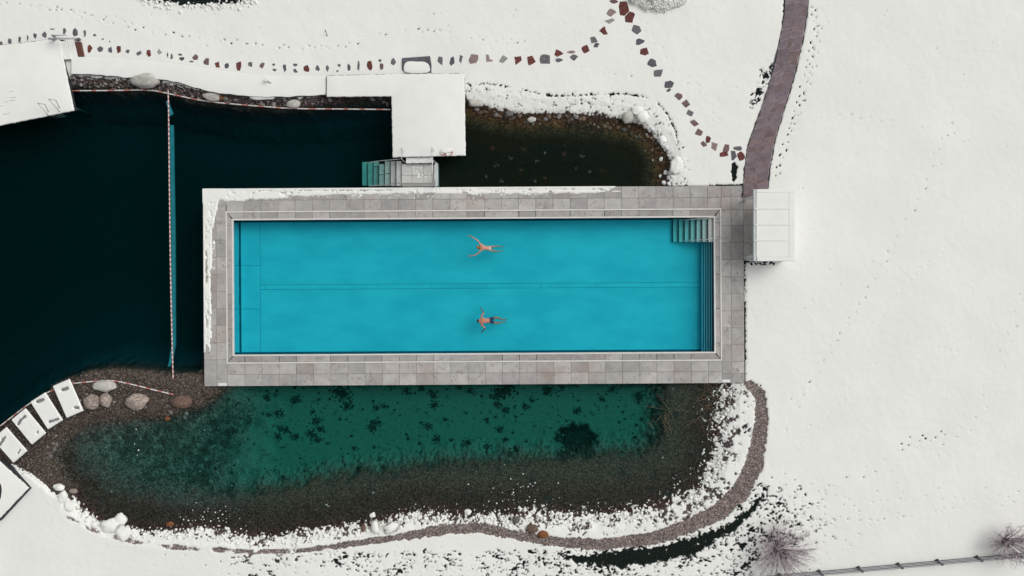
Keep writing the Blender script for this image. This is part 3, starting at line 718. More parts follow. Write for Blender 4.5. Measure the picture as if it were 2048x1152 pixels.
# ------------------------------------------------------------------ flagstone path
PL = [(1585, -260), (1580, -120), (1573, 0), (1566, 50), (1557, 100), (1543, 160), (1525, 215), (1508, 260), (1498, 290), (1493, 320), (1489, 350), (1487.5, 394)]
PR_ = [(1630, -260), (1624, -120), (1616, 0), (1611, 40), (1603, 85), (1590, 140), (1576, 190), (1560, 240), (1547, 285), (1540, 325), (1535.5, 350), (1533, 394)]
PLs, PRs = smooth_poly(PL, 2, False), smooth_poly(PR_, 2, False)
def pathpt(s, t):                      # s 0..1 along, t 0..1 across
    k = s * (len(PLs) - 1); i = min(int(k), len(PLs) - 2); f = k - i
    a = Vector(PLs[i]).lerp(Vector(PLs[i + 1]), f); b = Vector(PRs[i]).lerp(Vector(PRs[i + 1]), f)
    return a.lerp(b, t)
path = empty('path', P(1550, 190, .3)); tag(path, 'curving path of purple brown flagstones cleared of snow', None, None, 'structure')
edge = [pathpt(i / 80, -.02) + Vector((random.uniform(-.8, .8), 0)) for i in range(81)] + [pathpt(1 - i / 80, 1.02) + Vector((random.uniform(-.8, .8), 0)) for i in range(81)]
pprism('path_bed', [tuple(e) for e in edge], .1, .372, M['path_joint'], path, zr=.36)
dk = [pathpt(i / 80, -.045) + Vector((random.uniform(-1.6, 1.0), 0)) for i in range(81)] + [pathpt(1 - i / 80, 1.055) + Vector((random.uniform(-1.0, 2.0), 0)) for i in range(81)]
pprism('path_verge', [tuple(e) for e in dk], .08, .368, M['dark_edge'], path, zr=.36)
LEN, WID = 690.0, 47.0
rg = random.Random(11); seeds = []
y = 0; row = 0
while y < LEN + 16:
    nn = 3 if row % 2 else 2
    if rg.random() < .25: nn = 5 - nn
    for k in range(nn): seeds.append((y + rg.uniform(-5, 5), (k + .5) / nn * WID + rg.uniform(-5, 5)))
    y += rg.uniform(13, 20); row += 1
def clip(poly, a, b, gap):
    mx, my = (a[0] + b[0]) / 2, (a[1] + b[1]) / 2; nx_, ny_ = b[0] - a[0], b[1] - a[1]; l = math.hypot(nx_, ny_) + 1e-9; nx_ /= l; ny_ /= l
    d = [(p[0] - mx) * nx_ + (p[1] - my) * ny_ + gap for p in poly]; out = []
    for i in range(len(poly)):
        j = (i + 1) % len(poly)
        if d[i] <= 0: out.append(poly[i])
        if (d[i] <= 0) != (d[j] <= 0):
            t = d[i] / (d[i] - d[j]); out.append((poly[i][0] + (poly[j][0] - poly[i][0]) * t, poly[i][1] + (poly[j][1] - poly[i][1]) * t))
    return out
for i, s in enumerate(seeds):
    poly = [(max(0, s[0] - 30), 0), (min(LEN, s[0] + 30), 0), (min(LEN, s[0] + 30), WID), (max(0, s[0] - 30), WID)]
    for j, t in enumerate(seeds):
        if j != i and abs(t[0] - s[0]) < 60 and len(poly) > 2: poly = clip(poly, s, t, rg.uniform(.35, .7))
    if len(poly) < 3: continue
    q = [pathpt(p[0] / LEN, p[1] / WID) for p in poly]
    clean = [q[k] for k in range(len(q)) if (q[k] - q[k - 1]).length > .8]
    if len(clean) < 3 or abs(poly_area(clean)) < 12: continue
    c = P(sum(p.x for p in clean) / len(clean), sum(p.y for p in clean) / len(clean), .37)
    bm = bmesh.new(); prism(bm, [(P(p.x, p.y, .37) - c)[:2] for p in clean], -.03, .016 + rg.uniform(-.004, .004), .006)
    o = bm_obj('flagstone', bm, M['flag2' if rg.random() < .28 else 'flag']); o.parent = path
    o.matrix_parent_inverse = Matrix.Translation(-world_loc(path)); o.location = c

# ------------------------------------------------------------------ stepping stones
def irregular(wd, ht, seed, n=None, dev=.22):
    r = random.Random(seed); n = n or r.choice([4, 4, 5, 5, 6])
    a0 = r.uniform(0, 6.28); pts = []
    for k in range(n):
        a = a0 + 2 * math.pi * (k + r.uniform(-.3, .3)) / n; d = 1 + r.uniform(-dev, dev)
        pts.append((math.cos(a) * d, math.sin(a) * d))
    xs, ys = [p[0] for p in pts], [p[1] for p in pts]
    f = lambda v, lo, hi, s: ((v - lo) / (hi - lo) - .5) * s
    pts = [(f(p[0], min(xs), max(xs), wd), f(p[1], min(ys), max(ys), ht)) for p in pts]
    out = []
    for i in range(len(pts)):          # break every edge once, unevenly
        a, b = pts[i], pts[(i + 1) % len(pts)]; out.append(a)
        t = r.uniform(.35, .65); l = math.hypot(b[0] - a[0], b[1] - a[1]); k = r.uniform(-.10, .06)
        out.append((a[0] + (b[0] - a[0]) * t - (b[1] - a[1]) * k, a[1] + (b[1] - a[1]) * t + (b[0] - a[0]) * k))
    return out
row_w = [(2, 87, 6, 10, 'grey'), (19, 82, 7, 11, 'grey'), (39, 78, 5, 11, 'slate'), (55, 76, 3, 10, 'slate'), (70, 72, 6, 11, 'slate'), (88, 69, 9, 12, 'grey'), (105, 58, 11, 3, 'slate'), (129, 63, 6, 13, 'grey'), (150, 64, 11, 19, 'slate'), (169, 67, 5, 14, 'slate'), (189, 70, 7, 5, 'grey'), (205, 78, 6, 3, 'slate'), (219, 83, 2.4, 4, 'slate')]
row_a = [(180, 97, 9, 15, 'red'), (200, 98, 11, 11, 'grey'), (220, 99, 7, 12, 'slate'), (237, 99, 8, 14, 'red'), (255, 103, 8, 8, 'slate'), (278, 106, 10, 10, 'grey'), (297, 107, 9, 13, 'red'), (319, 103, 9, 11, 'light'), (335, 110, 3, 11, 'slate'), (343, 112, 5, 11, 'slate'), (360, 109, 9, 4, 'grey'), (363, 118, 10, 7, 'slate'), (390, 114, 11, 11, 'brown'), (383, 123, 8, 3, 'slate'),
         (412, 123, 11, 12, 'brown'), (434, 129, 10, 11, 'red'), (454, 131, 8, 10, 'slate'), (477, 132, 9, 17, 'red'), (500, 129, 7, 9, 'grey'), (524, 131, 10, 11, 'brown'), (547, 129, 5, 4, 'slate'), (549, 140, 9, 6, 'grey'), (569, 137, 7, 15, 'slate'), (590, 130, 8, 6, 'grey'), (591, 141, 9, 7, 'slate'), (613, 137, 11, 13, 'red'), (635, 136, 8, 11, 'slate'), (655, 137, 6, 12, 'grey'),
         (678, 130.5, 6, 6, 'grey'), (675, 142, 5, 3, 'slate'), (698, 134, 6, 13, 'slate'), (717, 131, 5, 20, 'grey'), (739, 131, 10, 17, 'red'), (760, 121, 6, 5, 'slate'), (763, 133, 7, 13, 'brown'), (787, 123, 10, 14, 'grey')]
row_b = [(880, 122, 11, 19, 'grey'), (904, 122, 11, 20, 'slate'), (922, 118, 7, 16, 'grey'), (947, 118, 18, 18, 'pink'), (979, 116, 14, 15, 'pink'), (1007, 118, 19, 17, 'light'), (1036, 121, 16, 19, 'red'), (1063, 121, 16, 18, 'red'), (1090, 118, 18, 17, 'grey'), (1118, 106, 17, 14, 'red'), (1119, 121, 14, 7, 'slate'), (1142, 104, 17, 6, 'pink'), (1148, 115, 16, 12, 'grey'), (1171, 98, 15, 16, 'red'), (1188, 80, 14, 13, 'grey'), (1193, 90, 11, 9, 'slate'),
         (1207, 61, 19, 18, 'red'), (1219, 42, 23, 12, 'light'), (1223, 25, 22, 18, 'pink'), (1228, 2, 19, 12, 'brown')]
row_c = [(1249, 17, 20, 30, 'red'), (1260, 34, 22, 24, 'red'), (1273, 59, 18, 18, 'grey'), (1281, 83, 19, 14, 'slate'), (1289, 103, 19, 17, 'red'), (1304, 126, 18, 16, 'slate'), (1317, 146, 19, 16, 'grey'), (1339, 168, 17, 13, 'slate'), (1337, 180, 10, 7, 'slate'), (1357, 193, 15, 14, 'brown'), (1372, 207, 16, 16, 'brown'), (1380, 226, 13, 13, 'grey'), (1389, 246, 17, 13, 'brown'), (1398, 264, 15, 14, 'brown'), (1417, 279, 10, 14, 'red'), (1408, 288, 12, 11, 'brown'), (1429, 293, 14, 20, 'pink'), (1452, 296, 12, 14, 'brown'), (1448, 308, 16, 10, 'red'), (1476, 297, 19, 10, 'grey'), (1468, 311, 13, 20, 'slate'), (1482, 312, 15, 18, 'red')]
CW = {'grey': 'mid grey', 'slate': 'dark slate grey', 'red': 'deep red', 'brown': 'brown', 'pink': 'pale pinkish', 'light': 'light grey'}
def ordinal(n):
    return f"{n}{'th' if 10 <= n % 100 <= 20 else {1: 'st', 2: 'nd', 3: 'rd'}.get(n % 10, 'th')}"
def step_stones(rows, where, group, anchor):
    rank = {t: k + 1 for k, t in enumerate(sorted(rows, key=lambda t: math.hypot(t[0] - anchor[0], t[1] - anchor[1])))}
    for i, (x, y, wd, ht, c) in enumerate(rows):
        gz = max(ground_z(x + a * wd / 2, y + b * ht / 2) for a in (-1, 0, 1) for b in (-1, 0, 1)); z1 = gz + .012
        pts = irregular(wd * (1.1 if max(wd, ht) < 19 else .94), ht * (1.1 if max(wd, ht) < 19 else .94), int(x * 13 + y * 7))
        if c == 'pink' and x == 979: pts = [(-7, -8), (-1, -6), (0, 2), (7, 4), (6, 7), (-6, 7.5), (-7, 2)]
        big = max(wd, ht)
        cc = P(x, y, z1)
        bm = bmesh.new(); prism(bm, [(P(x + a, y + b, z1) - cc)[:2] for a, b in pts], -.16, 0, .010, 1)
        bmesh.ops.triangulate(bm, faces=[f for f in bm.faces if len(f.verts) > 4])
        o = bm_obj('stepping_stone', bm, M['stone_' + c]); o.location = cc
        sz = 'narrow' if min(wd, ht) / big < .45 else ('small' if big < 12 else 'broad' if big > 17.5 else 'angular')
        tag(o, f'{sz} {CW[c]} stepping stone, {ordinal(rank[rows[i]])} {where}', 'stepping stone', group)
step_stones(row_w, 'nearest to the frosted pole handrail', 'stepping stones behind the ladder jetty', (130, 76))
step_stones(row_a, 'from the brown landing board along the boardwalk', 'stepping stones along the boardwalk', (160, 97))
step_stones(row_b, 'from the dark slab towards the snowy shrub', 'stepping stones from slab to fork', (833, 129))
step_stones(row_c, 'from the flagstone path towards the snowy shrub', 'stepping stones from fork to path', (1492, 312))
# worn dark hollows on the bigger stones of the fork are in the stone material

# grey threshold slab half under snow behind the L shaped jetty
slab = empty('stone_slab', P(833, 129, .33)); tag(slab, 'dark grey stone slab half covered by snow behind the jetty', 'stone slab')
pprism('slab_stone', [(804, 116), (860, 112), (863, 130), (862.5, 145), (804, 140)], .2, .385, M['stone_slate'], slab, .008)
pprism('snow_cover', smooth_poly([(809, 147), (807, 135), (810, 126), (818, 122), (835, 123.5), (845, 123), (853, 125), (859, 131), (861, 147)], 2), .37, .43, M['snow'], slab, .02, 3, True, zr=.4)

# ------------------------------------------------------------------ snow covered jetties and boardwalk
def jag(pts, amp, seed, step=6):
    r = random.Random(seed); out = []
    for i in range(len(pts)):
        a, b = Vector(pts[i]), Vector(pts[(i + 1) % len(pts)]); n = max(1, int((b - a).length / step))
        for k in range(n):
            p = a.lerp(b, k / n)
            out.append((p.x + (r.uniform(-amp, amp) if k else 0), p.y + (r.uniform(-amp, amp) if k else 0)))
    return out
def jetty(name, px, z, label, posts, cat='jetty', snow_t=.09, ins=1.4):
    c = P(sum(p[0] for p in px) / len(px), sum(p[1] for p in px) / len(px), 0)
    t = empty(name, c); tag(t, label, cat)
    pprism('decking', px, z - .12, z, M['wood'], t, zr=z)
    pprism('snow_cover', jag(px, .55, len(px) + int(px[0][0]), 4), z + .001, z + snow_t, M['snow'], t, .05, 3, True)
    for x, y in posts:
        q = P(x, y, z); tube_obj('post', [(q.x, q.y, -2.2), (q.x, q.y, z - .1)], .07, M['wood'], t)
    return t
LJ = [(653, 151), (783, 148), (928.5, 146.5), (931.5, 311), (785, 314.5), (782.5, 192.5), (653, 193.5)]
jetty('jetty', LJ, .55, 'L shaped jetty under smooth snow reaching towards the pool deck', [(795, 205), (795, 305), (920, 305), (920, 205)])
tj = jetty('jetty', [(-260, 118), (0, 90), (118, 76.5), (147.5, 221), (0, 251), (-230, 292)], .55, 'snow covered jetty with a steel bathing ladder', [(135, 210), (10, 238), (115, 100)])
for x, y, a, l in ((23, 183, 0, 7), (26, 195, -4, 12), (25, 201, -6, 13), (12, 204, -8, 7), (1, 212, -8, 8), (12, 228, -8, 14)):
    p = P(x, y, .64); bm = bmesh.new(); box(bm, (p.x, p.y, .641), (l / S, .018, .008), R(-a)); bm_obj('plank_gap', bm, M['grey_board'], tj)
lj = jetty('jetty', [(-90, 985), (-60, 880), (0, 924), (57, 976), (0, 1036), (-60, 1075)], .52, 'snow covered jetty corner below the row of sun loungers', [(45, 978)])
pprism('bare_patch', smooth_poly([(-40, 960), (-5, 962), (2, 968), (4, 980), (1, 1000), (-8, 1010), (-40, 1010)], 1), .55, .6125, M['dark_edge'], lj, zr=.61)
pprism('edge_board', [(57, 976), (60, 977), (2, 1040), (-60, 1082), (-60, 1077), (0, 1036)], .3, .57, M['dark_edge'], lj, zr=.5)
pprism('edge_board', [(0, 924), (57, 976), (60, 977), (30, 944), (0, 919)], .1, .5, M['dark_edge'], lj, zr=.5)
top = [(142, 113.5), (200, 114), (245, 116.5), (290, 120.5), (360, 129), (420, 138), (500, 148), (560, 151.5), (652, 151)]
bot = [(652, 189), (600, 193), (540, 194), (480, 191), (430, 185), (395, 177), (350, 163), (310, 156), (262, 155), (235, 154), (200, 149), (142, 148)]
bw = empty('boardwalk', P(400, 150, .3)); tag(bw, 'curved boardwalk under smooth snow along the lake shore', 'boardwalk')
_b = smooth_poly(bot, 2, False); _r = random.Random(3)
sm = smooth_poly(top, 2, False) + [(x, y + _r.uniform(-1.2, 1.2)) for x, y in _b]
pprism('decking', [(x, y + .6) for x, y in sm], .2, .43, M['wood'], bw, zr=.43)
pprism('snow_cover', sm, .43, .50, M['snow'], bw, .03, 3, True)
# stair, mat and handrail beside the ladder jetty
st = empty('timber_steps', P(136, 98, .3)); tag(st, 'two snow covered timber steps up to the ladder jetty with a brown landing board', 'steps')
for k, q in enumerate(([(119.5, 82), (133, 82), (142, 118), (128, 119)], [(134.5, 82), (148, 83), (155, 114), (142.5, 117)])):
    pprism('tread', q, .15, .50 - .07 * k, M['wood'], st, zr=.45)
    pprism('snow_cover', q, .50 - .07 * k, .565 - .07 * k, M['snow'], st, .02, 2)
pprism('gap_shadow_strip', [(117, 80), (120, 81), (149, 220), (146, 220)], .2, .42, M['dark_edge'], st, zr=.45)  # dark strip put in as the shade of the gap beside the jetty
pprism('landing_board', [(148.5, 83.5), (162, 84), (168, 112), (157, 114)], .2, .42, M['rust_board'], st, .01, zr=.42)
hr = empty('handrail', P(130, 84, .3)); tag(hr, 'frosted double pole handrail beside the timber steps', 'handrail')
tube_obj('pole', [P(97, 77.5, 1.15), P(152, 76.5, 1.15)], .055, M['pole'], hr)
tube_obj('pole', [P(104, 70.5, .95), P(133, 70.5, .95)], .035, M['pole'], hr)
for a, b in (((117, 81.5), (98, 77)), ((160, 80), (150, 76.5)), ((112, 75.5), (104, 70.5))):
    tube_obj('post', [P(*a, .33), P(*b, 1.15 if b[1] > 72 else .95)], .045, M['metal_dark'], hr)
for q in ([(147, 78), (158, 75.5), (161, 79), (156, 82)], [(115, 79), (127, 80), (122, 82.5), (117, 82)]):
    pprism('foot_plate', q, .3, .43, M['dark_edge'], hr, zr=.42)
# bathing ladder
ld = empty('bathing_ladder', P(108, 225, .6)); tag(ld, 'thin steel bathing ladder on the edge of the snowy jetty', 'ladder')
for dx, dy in ((0, 0), (22, -8)):
    tube_obj('ladder_rail', [P(97 + dx, 224 + dy, .64), P(90 + dx, 209 + dy, 1.3), P(75 + dx, 206 + dy, 1.35), P(97 + dx, 231 + dy, .75), P(112 + dx, 238 + dy, -.6)], .018, M['metal_dark'], ld, 6)
for k in range(3): tube_obj('rung', [P(101 + k * 6, 233 + k * 1.5, .2 - .3 * k), P(122 + k * 5, 226 + k * 3, .2 - .3 * k)], .02, M['steel'], ld, 6)

# ------------------------------------------------------------------ pond stair and bridge landing
ps = empty('pond_stairs', P(800, 345, -.5)); tag(ps, 'stone stairs descending under water from a pale landing beside the deck', 'stairs')
for k in range(7):
    zt = .14 - .15 * k - (.12 if k > 3 else 0)
    b = 803 - 11.4 * k; a = b - 10.4
    y0, y1 = 322 + k * .3, 372 - k * .15
    zz = zt
    if k == 3: parts_ = [(y0 + 5, 349), (350, y1)]
    elif k in (2, 4): parts_ = [(y0, 333 if k == 4 else 346), (334 if k == 4 else 347, y1)]
    else: parts_ = [(y0, y1)]
    for (c, d) in parts_:
        pprism('step', [(a, c), (b, c), (b, d), (a, d)], zt - .35, zt, M['step2'], ps, .01)
pprism('stair_base', [(724, 324), (803, 322), (803, 372), (724, 372)], -3, -1.35, M['dark_edge'], ps, zr=0)
la = empty('landing', P(840, 350, 0)); la.parent = ps; la.matrix_parent_inverse = Matrix.Translation(-world_loc(ps))
for a, b, c, d in ((803.5, 824, 328, 350.5), (824.5, 847, 328, 350.5), (847.5, 864.5, 328, 350.5), (803.5, 824, 351, 366), (824.5, 847, 351, 366), (847.5, 864.5, 351, 366), (803.5, 866, 366.8, 373.2)):
    pprism('slab', [(a, c), (b, c), (b, d), (a, d)], -.4, .22, M['concrete'] if c > 360 else M['step'], la, .006)
pprism('slab_frame', [(802.5, 327), (866.5, 327), (866.5, 373.5), (802.5, 373.5)], -2.6, .195, M['grout'], la, zr=.2)
pprism('side_panel', [(869, 325), (875.5, 326), (876, 372.5), (870, 372.5)], -.6, .16, M['glass_strip'], la, zr=.16)
pprism('bridge_board', [(812, 313), (866, 312.5), (867, 326.5), (811.5, 327)], .25, .40, M['wood'], la, zr=.4)
pprism('bridge_snow', jag([(812, 315), (866, 314), (867, 326), (811.5, 326.5)], .4, 2, 5), .40, .46, M['snow_thin'], la, .02, 2, zr=.45)
rr = random.Random(4)
sb = bmesh.new()
for k in range(26):
    q = P(rr.uniform(825, 862), rr.uniform(333, 356), .225)
    m = Matrix.Translation(q) @ Matrix.Rotation(rr.uniform(0, 3), 4, 'Z') @ Matrix.Diagonal((rr.uniform(.02, .09), rr.uniform(.02, .05), .012, 1))
    bmesh.ops.create_icosphere(sb, subdivisions=1, radius=1, matrix=m)
tag(bm_obj('snow_crumbs', sb, M['snow'], ps), None, None, None, 'stuff')
bm = bmesh.new()
tube(bm, [P(730, 326.5, -.45), P(752, 322.5, .25), P(790, 319, .85), P(803, 317.5, 1.0)], .022); tube(bm, [P(803, 317.5, 1.0), P(809, 324, .3)], .022); tube(bm, [P(802, 296, 1.15), P(804, 312, 1.05), P(803, 317.5, 1.0)], .02); tube(bm, [P(802, 296, 1.15), P(809, 302, .68)], .018)
bm_obj('handrail', bm, M['steel'], ps)
bm = bmesh.new()
tube(bm, [P(738, 372, -.25), P(760, 370.5, .3), P(803, 366, .9)], .022); tube(bm, [P(803, 366, .9), P(807, 371, .2)], .022)
bm_obj('handrail', bm, M['steel'], ps)
bm = bmesh.new()
tube(bm, [P(863.5, 295, 1.15), P(864, 320, 1.1), P(867, 370, 1.0)], .02); tube(bm, [P(863.5, 295, 1.15), P(868, 301, .68)], .018); tube(bm, [P(867, 370, 1.0), P(871, 373, .25)], .022); tube(bm, [P(865, 318, 1.1), P(872, 325, .2)], .022)
tube(bm, [P(868, 330, .55), P(870, 370, .5)], .03)
bm_obj('handrail', bm, M['steel'], ps)
# life ring half under snow on the jetty edge
lr = empty('life_ring', P(894, 305, .64)); tag(lr, 'red and white life ring half buried in snow at the jetty edge', 'life ring')
c = P(893, 304, .655)
for k in range(8):
    bm = bmesh.new(); tube(bm, [c + Vector((math.cos(a) * .32, math.sin(a) * .17 - .02, .028 + .03 * math.sin(a * 1 + 4.2))) for a in [2 * math.pi * (k + s / 4) / 8 for s in range(5)]], .034, 8)
    bm_obj('ring_segment', bm, M['red' if k in (0, 1, 5, 7) else 'rope_white'], lr)
pprism('snow_cover', smooth_poly([(882, 301), (886, 297.5), (897, 297), (905, 300), (903, 304), (897, 305), (893, 306.5), (888, 305.5), (884, 305)], 2), .63, .715, M['snow'], lr, .02, 2, True, zr=.7)
tube_obj('grab_line', [P(889, 306, .66), P(891, 309, .67), P(893, 312, .6), P(894, 315, .3)], .025, M['dark_edge'], lr)

# ------------------------------------------------------------------ lane ropes with red and white floats
def rope(pts, label, z=.03, seg=24, first=0, r=.038):
    pts = smooth_poly(pts, 1, False)
    path_ = [Vector(P(x, y, zz if len(q) else z)) for (x, y), q, zz in [((p[0], p[1]), (), z) for p in pts]]
    # resample
    tot = 0; out = [[], []]; t = empty('lane_rope', path_[0]); tag(t, label, 'lane rope', 'red and white lane ropes')
    bms = [bmesh.new(), bmesh.new()]; step = .13; cur = 0.0; i = 0
    L = [0]
    for a, b in zip(path_, path_[1:]): L.append(L[-1] + (b - a).length)
    def at(s):
        for k in range(len(L) - 1):
            if s <= L[k + 1] or k == len(L) - 2:
                return path_[k].lerp(path_[k + 1], (s - L[k]) / max(1e-6, L[k + 1] - L[k]))
    n = int(L[-1] / step)
    for k in range(n):
        c_ = (k % 2 if seg < 10 else int(((k * step) / (seg / S)) % 1 > .34))
        a, b = at(k * step), at((k + .93) * step)
        tube(bms[c_], [a, a.lerp(b, .5), b], r, 6)
    tag(bm_obj('red_floats', bms[0], M['red'], t), kind='stuff'); tag(bm_obj('white_floats', bms[1], M['rope_white'], t), kind='stuff')
    tube_obj('cord', [at(L[-1] * k / 40) for k in range(41)], .012, M['rope_white'], t, 5)
rope([(333.5, 140), (335.5, 165), (336.5, 187), (337.5, 250), (338.5, 350), (340, 480), (342, 600), (344.5, 700), (347, 784)], 'red and white lane rope stretched across the lake from shore to gravel spit', .05, 5)
rope([(146, 181.5), (230, 181), (300, 179.5), (336, 187), (410, 203), (500, 211), (585, 217.5), (680, 218), (782, 219)], 'red and white lane rope along the lake shore between the two jetties', .04, 34)
rope([(347, 789), (320, 783), (270, 770), (222, 760), (185, 763), (144, 767), (118, 776), (92, 786), (70, 800), (48, 815), (22, 835), (-6, 857), (-60, 900)], 'red and white lane rope on the gravel spit behind the sun loungers', .22, 22)
# pale wall just under water below the long rope
uw = empty('underwater_wall', P(344, 480, -2)); tag(uw, 'pale blue underwater wall below the long lane rope', 'wall')
pprism('wall_body', [(339, 250), (346.5, 250), (350, 480), (350.5, 690), (344, 722), (338, 738), (331, 739), (337, 726), (342.5, 690), (342, 480)], -.86, -.72, M['blue_wall'], uw, .02, zr=-.72)
pprism('wall_end', [(331, 202), (336, 202), (345.5, 228), (339.5, 232)], -.6, -.45, M['blue_wall'], uw, .02, zr=-.45)

# ------------------------------------------------------------------ sun loungers
def lounger(c, ang, wd, ln, holes, label):
    t = empty('sun_lounger', GP(*c)); tag(t, label, 'sun lounger', 'snow covered sun loungers on the gravel spit')
    ca, sa = math.cos(ang), math.sin(ang); zb = .58
    W = lambda a, b, z: P(c[0] + ca * a - sa * b, c[1] + sa * a + ca * b, z)
    def rr_poly(hw, hl, r):
        out = []
        for sx, sy, a0 in ((1, 1, 0), (-1, 1, 90), (-1, -1, 180), (1, -1, 270)):
            for k in range(5):
                a = R(a0 + 22.5 * k); out.append((sx * (hw - r) + r * math.cos(a), sy * (hl - r) + r * math.sin(a)))
        return out
    bm = bmesh.new(); prism(bm, [W(a, b, zb)[:2] for a, b in rr_poly(wd / 2 - .5, ln / 2 - .5, 2.5)], zb - .09, zb, .01)
    bm_obj('lounger_board', bm, M['grey_board'], t)
    for sx in (-1, 1):
        for sy in (-1, 1):
            q = W(sx * (wd / 2 - 5), sy * (ln / 2 - 8), zb); bm = bmesh.new(); box(bm, (q.x, q.y, (zb - .08 + .02) / 2), (.08, .08, zb - .1), -ang); bm_obj('leg', bm, M['grey_board'], t)
    aa = np.linspace(-wd / 2, wd / 2, 53); bb = np.linspace(-ln / 2, ln / 2, 91); A, B = np.meshgrid(aa, bb)
    nn = fbm(A + c[0], B + c[1], 8, 7, 3)
    r_ = 2.5; qx, qy = np.abs(A) - wd / 2 + r_, np.abs(B) - ln / 2 + r_
    e = r_ - np.hypot(np.maximum(qx, 0), np.maximum(qy, 0)) - np.minimum(np.maximum(qx, qy), 0)
    h = ss(-.2, 1.6, e)
    for (p0, p1, rad) in holes:
        d = seg_dist(A, B, [p0, p1]) + .9 * nn
        h = h * ss(rad - .9, rad + .7, d)
    zz = zb - .006 + .075 * h + .004 * nn * h
    x = c[0] + ca * A - sa * B; y = c[1] + sa * A + ca * B; k_ = (H + ZR - zb - .05) / (H * S)
    co = np.stack([(x - 1024) * k_, (576 - y) * k_, zz], -1).reshape(-1, 3)
    I = np.arange(A.size).reshape(A.shape); f = np.stack([I[1:, :-1], I[1:, 1:], I[:-1, 1:], I[:-1, :-1]], -1).reshape(-1, 4)
    kk = ((zz.reshape(-1)[f]) > zb + .004).any(1)
    me = np_mesh('snow_cover', co, f[kk]); bm = bmesh.new(); bm.from_mesh(me); bmesh.ops.delete(bm, geom=[v for v in bm.verts if not v.link_faces], context='VERTS'); bm.to_mesh(me); bm.free()
    link('snow_cover', me, M['snow'], t)
A1 = R(-24)
lounger((135.5, 797), R(-23.5), 37, 70, [((-3, -20), (7, -19), 3.6), ((-8, -21), (-8, -21), 1.0), ((6, 23), (10, 24.5), 3.4)], 'snow covered sun lounger with two short grey bare spots beside the boulders')
lounger((92.5, 822), R(-32.5), 36, 66, [((-5, -25), (5, -23), 4), ((-7, 22), (10, 26), 3.4)], 'snow covered sun lounger with a long grey bare strip at its foot end')
lounger((56.5, 853), R(-39.5), 37, 65, [((-13, -17), (-3, -20), 3.6), ((-3, -20), (7, -20), 2.8), ((5, 21), (8, 19), 1.7)], 'snow covered sun lounger with a curved grey bare patch across its head end')
lounger((19, 890), R(-41), 37, 64, [((-14, -14), (-3, -17), 3.6), ((-3, -17), (4, -18), 2.8), ((1, 23), (9, 21), 1.6)], 'snow covered sun lounger beside the jetty corner')

# ------------------------------------------------------------------ boulders and shore stones
def rock_mesh(name, seed, sub=3, cuts=9, rough=1.0):
    r = random.Random(seed); bm = bmesh.new(); bmesh.ops.create_icosphere(bm, subdivisions=sub, radius=1)
    pl = []
    for _ in range(cuts):
        n = Vector((r.gauss(0, 1), r.gauss(0, 1), r.gauss(0, .7))).normalized(); pl.append((n, r.uniform(.68, .92)))
    o = Vector((r.uniform(-50, 50), r.uniform(-50, 50), r.uniform(-50, 50)))
    for v in bm.verts:
        p = v.co.copy()
        for n, d in pl:
            k = p.dot(n) - d
            if k > 0: p -= n * k * .85
        p *= 1 + rough * (.17 * mnoise.noise(p * 1.6 + o) + .08 * mnoise.noise(p * 4.0 + o) + .04 * mnoise.noise(p * 9 + o))
        v.co = p
    me = bpy.data.meshes.new(name); bm.to_mesh(me); bm.free()
    for p in me.polygons: p.use_smooth = sub >= 3
    return me
def boulder(x, y, wd, ht, mat, label, hz=None, seed=None, ang=0, sink=.3, snow=0.0, cat='boulder', group=None):
    me = rock_mesh('boulder', seed or int(x * 3 + y), rough=1.0 if snow < .7 else 1.9)
    me.materials.append(M[mat]); hz = hz or min(wd, ht) / S * (.42 if snow < .85 else .26)
    g = GP(x, y); zc = max(g.z, -.05) + hz * (1 - sink) * .6
    q = P(x, y, zc)
    if snow > 0:
        t = empty('boulder', q); o = bpy.data.objects.new('rock', me); col.objects.link(o); o.parent = t
    else:
        o = bpy.data.objects.new('boulder', me); col.objects.link(o); o.location = q; t = o
    o.scale = (wd / S / 1.75, ht / S / 1.75, hz); o.rotation_euler = (0, 0, ang)
    if snow > 0:
        bm = bmesh.new(); bm.from_mesh(me); kill = []
        for v in bm.verts:
            v.co = v.co * 1.045 + Vector((0, 0, .05))
        bmesh.ops.delete(bm, geom=[f for f in bm.faces if f.calc_center_median().z + .25 * mnoise.noise(f.calc_center_median() * 2 + Vector((x, y, 0))) < 1.0 - snow], context='FACES')
        m2 = bpy.data.meshes.new('snow_cap'); bm.to_mesh(m2); bm.free()
        for p in m2.polygons: p.use_smooth = True
        m2.materials.append(M['snow']); s = bpy.data.objects.new('snow_cap', m2); col.objects.link(s); s.parent = t; s.scale = o.scale; s.rotation_euler = o.rotation_euler
    tag(t, label, cat, group)
    return t
boulder(208, 772.5, 43, 22, 'boulder_pale', 'long pale boulder on the gravel spit under the lane rope bend')
boulder(185, 805.5, 33, 27, 'boulder_tan', 'squat brown boulder on the spit next to a narrow grey one')
boulder(212, 800.5, 21, 27, 'boulder_tan', 'narrow upright grey brown boulder touching the squat brown one')
boulder(274, 803, 45, 30, 'boulder_tan', 'wide rugged tan boulder alone on the gravel spit')
boulder(364, 804, 36, 24, 'boulder_brown', 'dark wedge shaped boulder at the lane rope end')
boulder(290, 161, 50, 31, 'boulder_pale', 'largest pale boulder on the lake shore where the two ropes cross')
boulder(424, 192, 34, 20, 'boulder_pale', 'pale pointed boulder on the lake shore beside a small orange stone')
boulder(443, 195, 9, 10, 'boulder_rust', 'small orange stone beside the pale pointed boulder', cat='stone')
boulder(588, 207.5, 28, 17, 'boulder_pale', 'pale oval boulder at the lake rope below the boardwalk')
boulder(525, 193, 46, 14, 'boulder_white', 'flat snow capped boulder on the lake shore below the boardwalk', snow=.6)
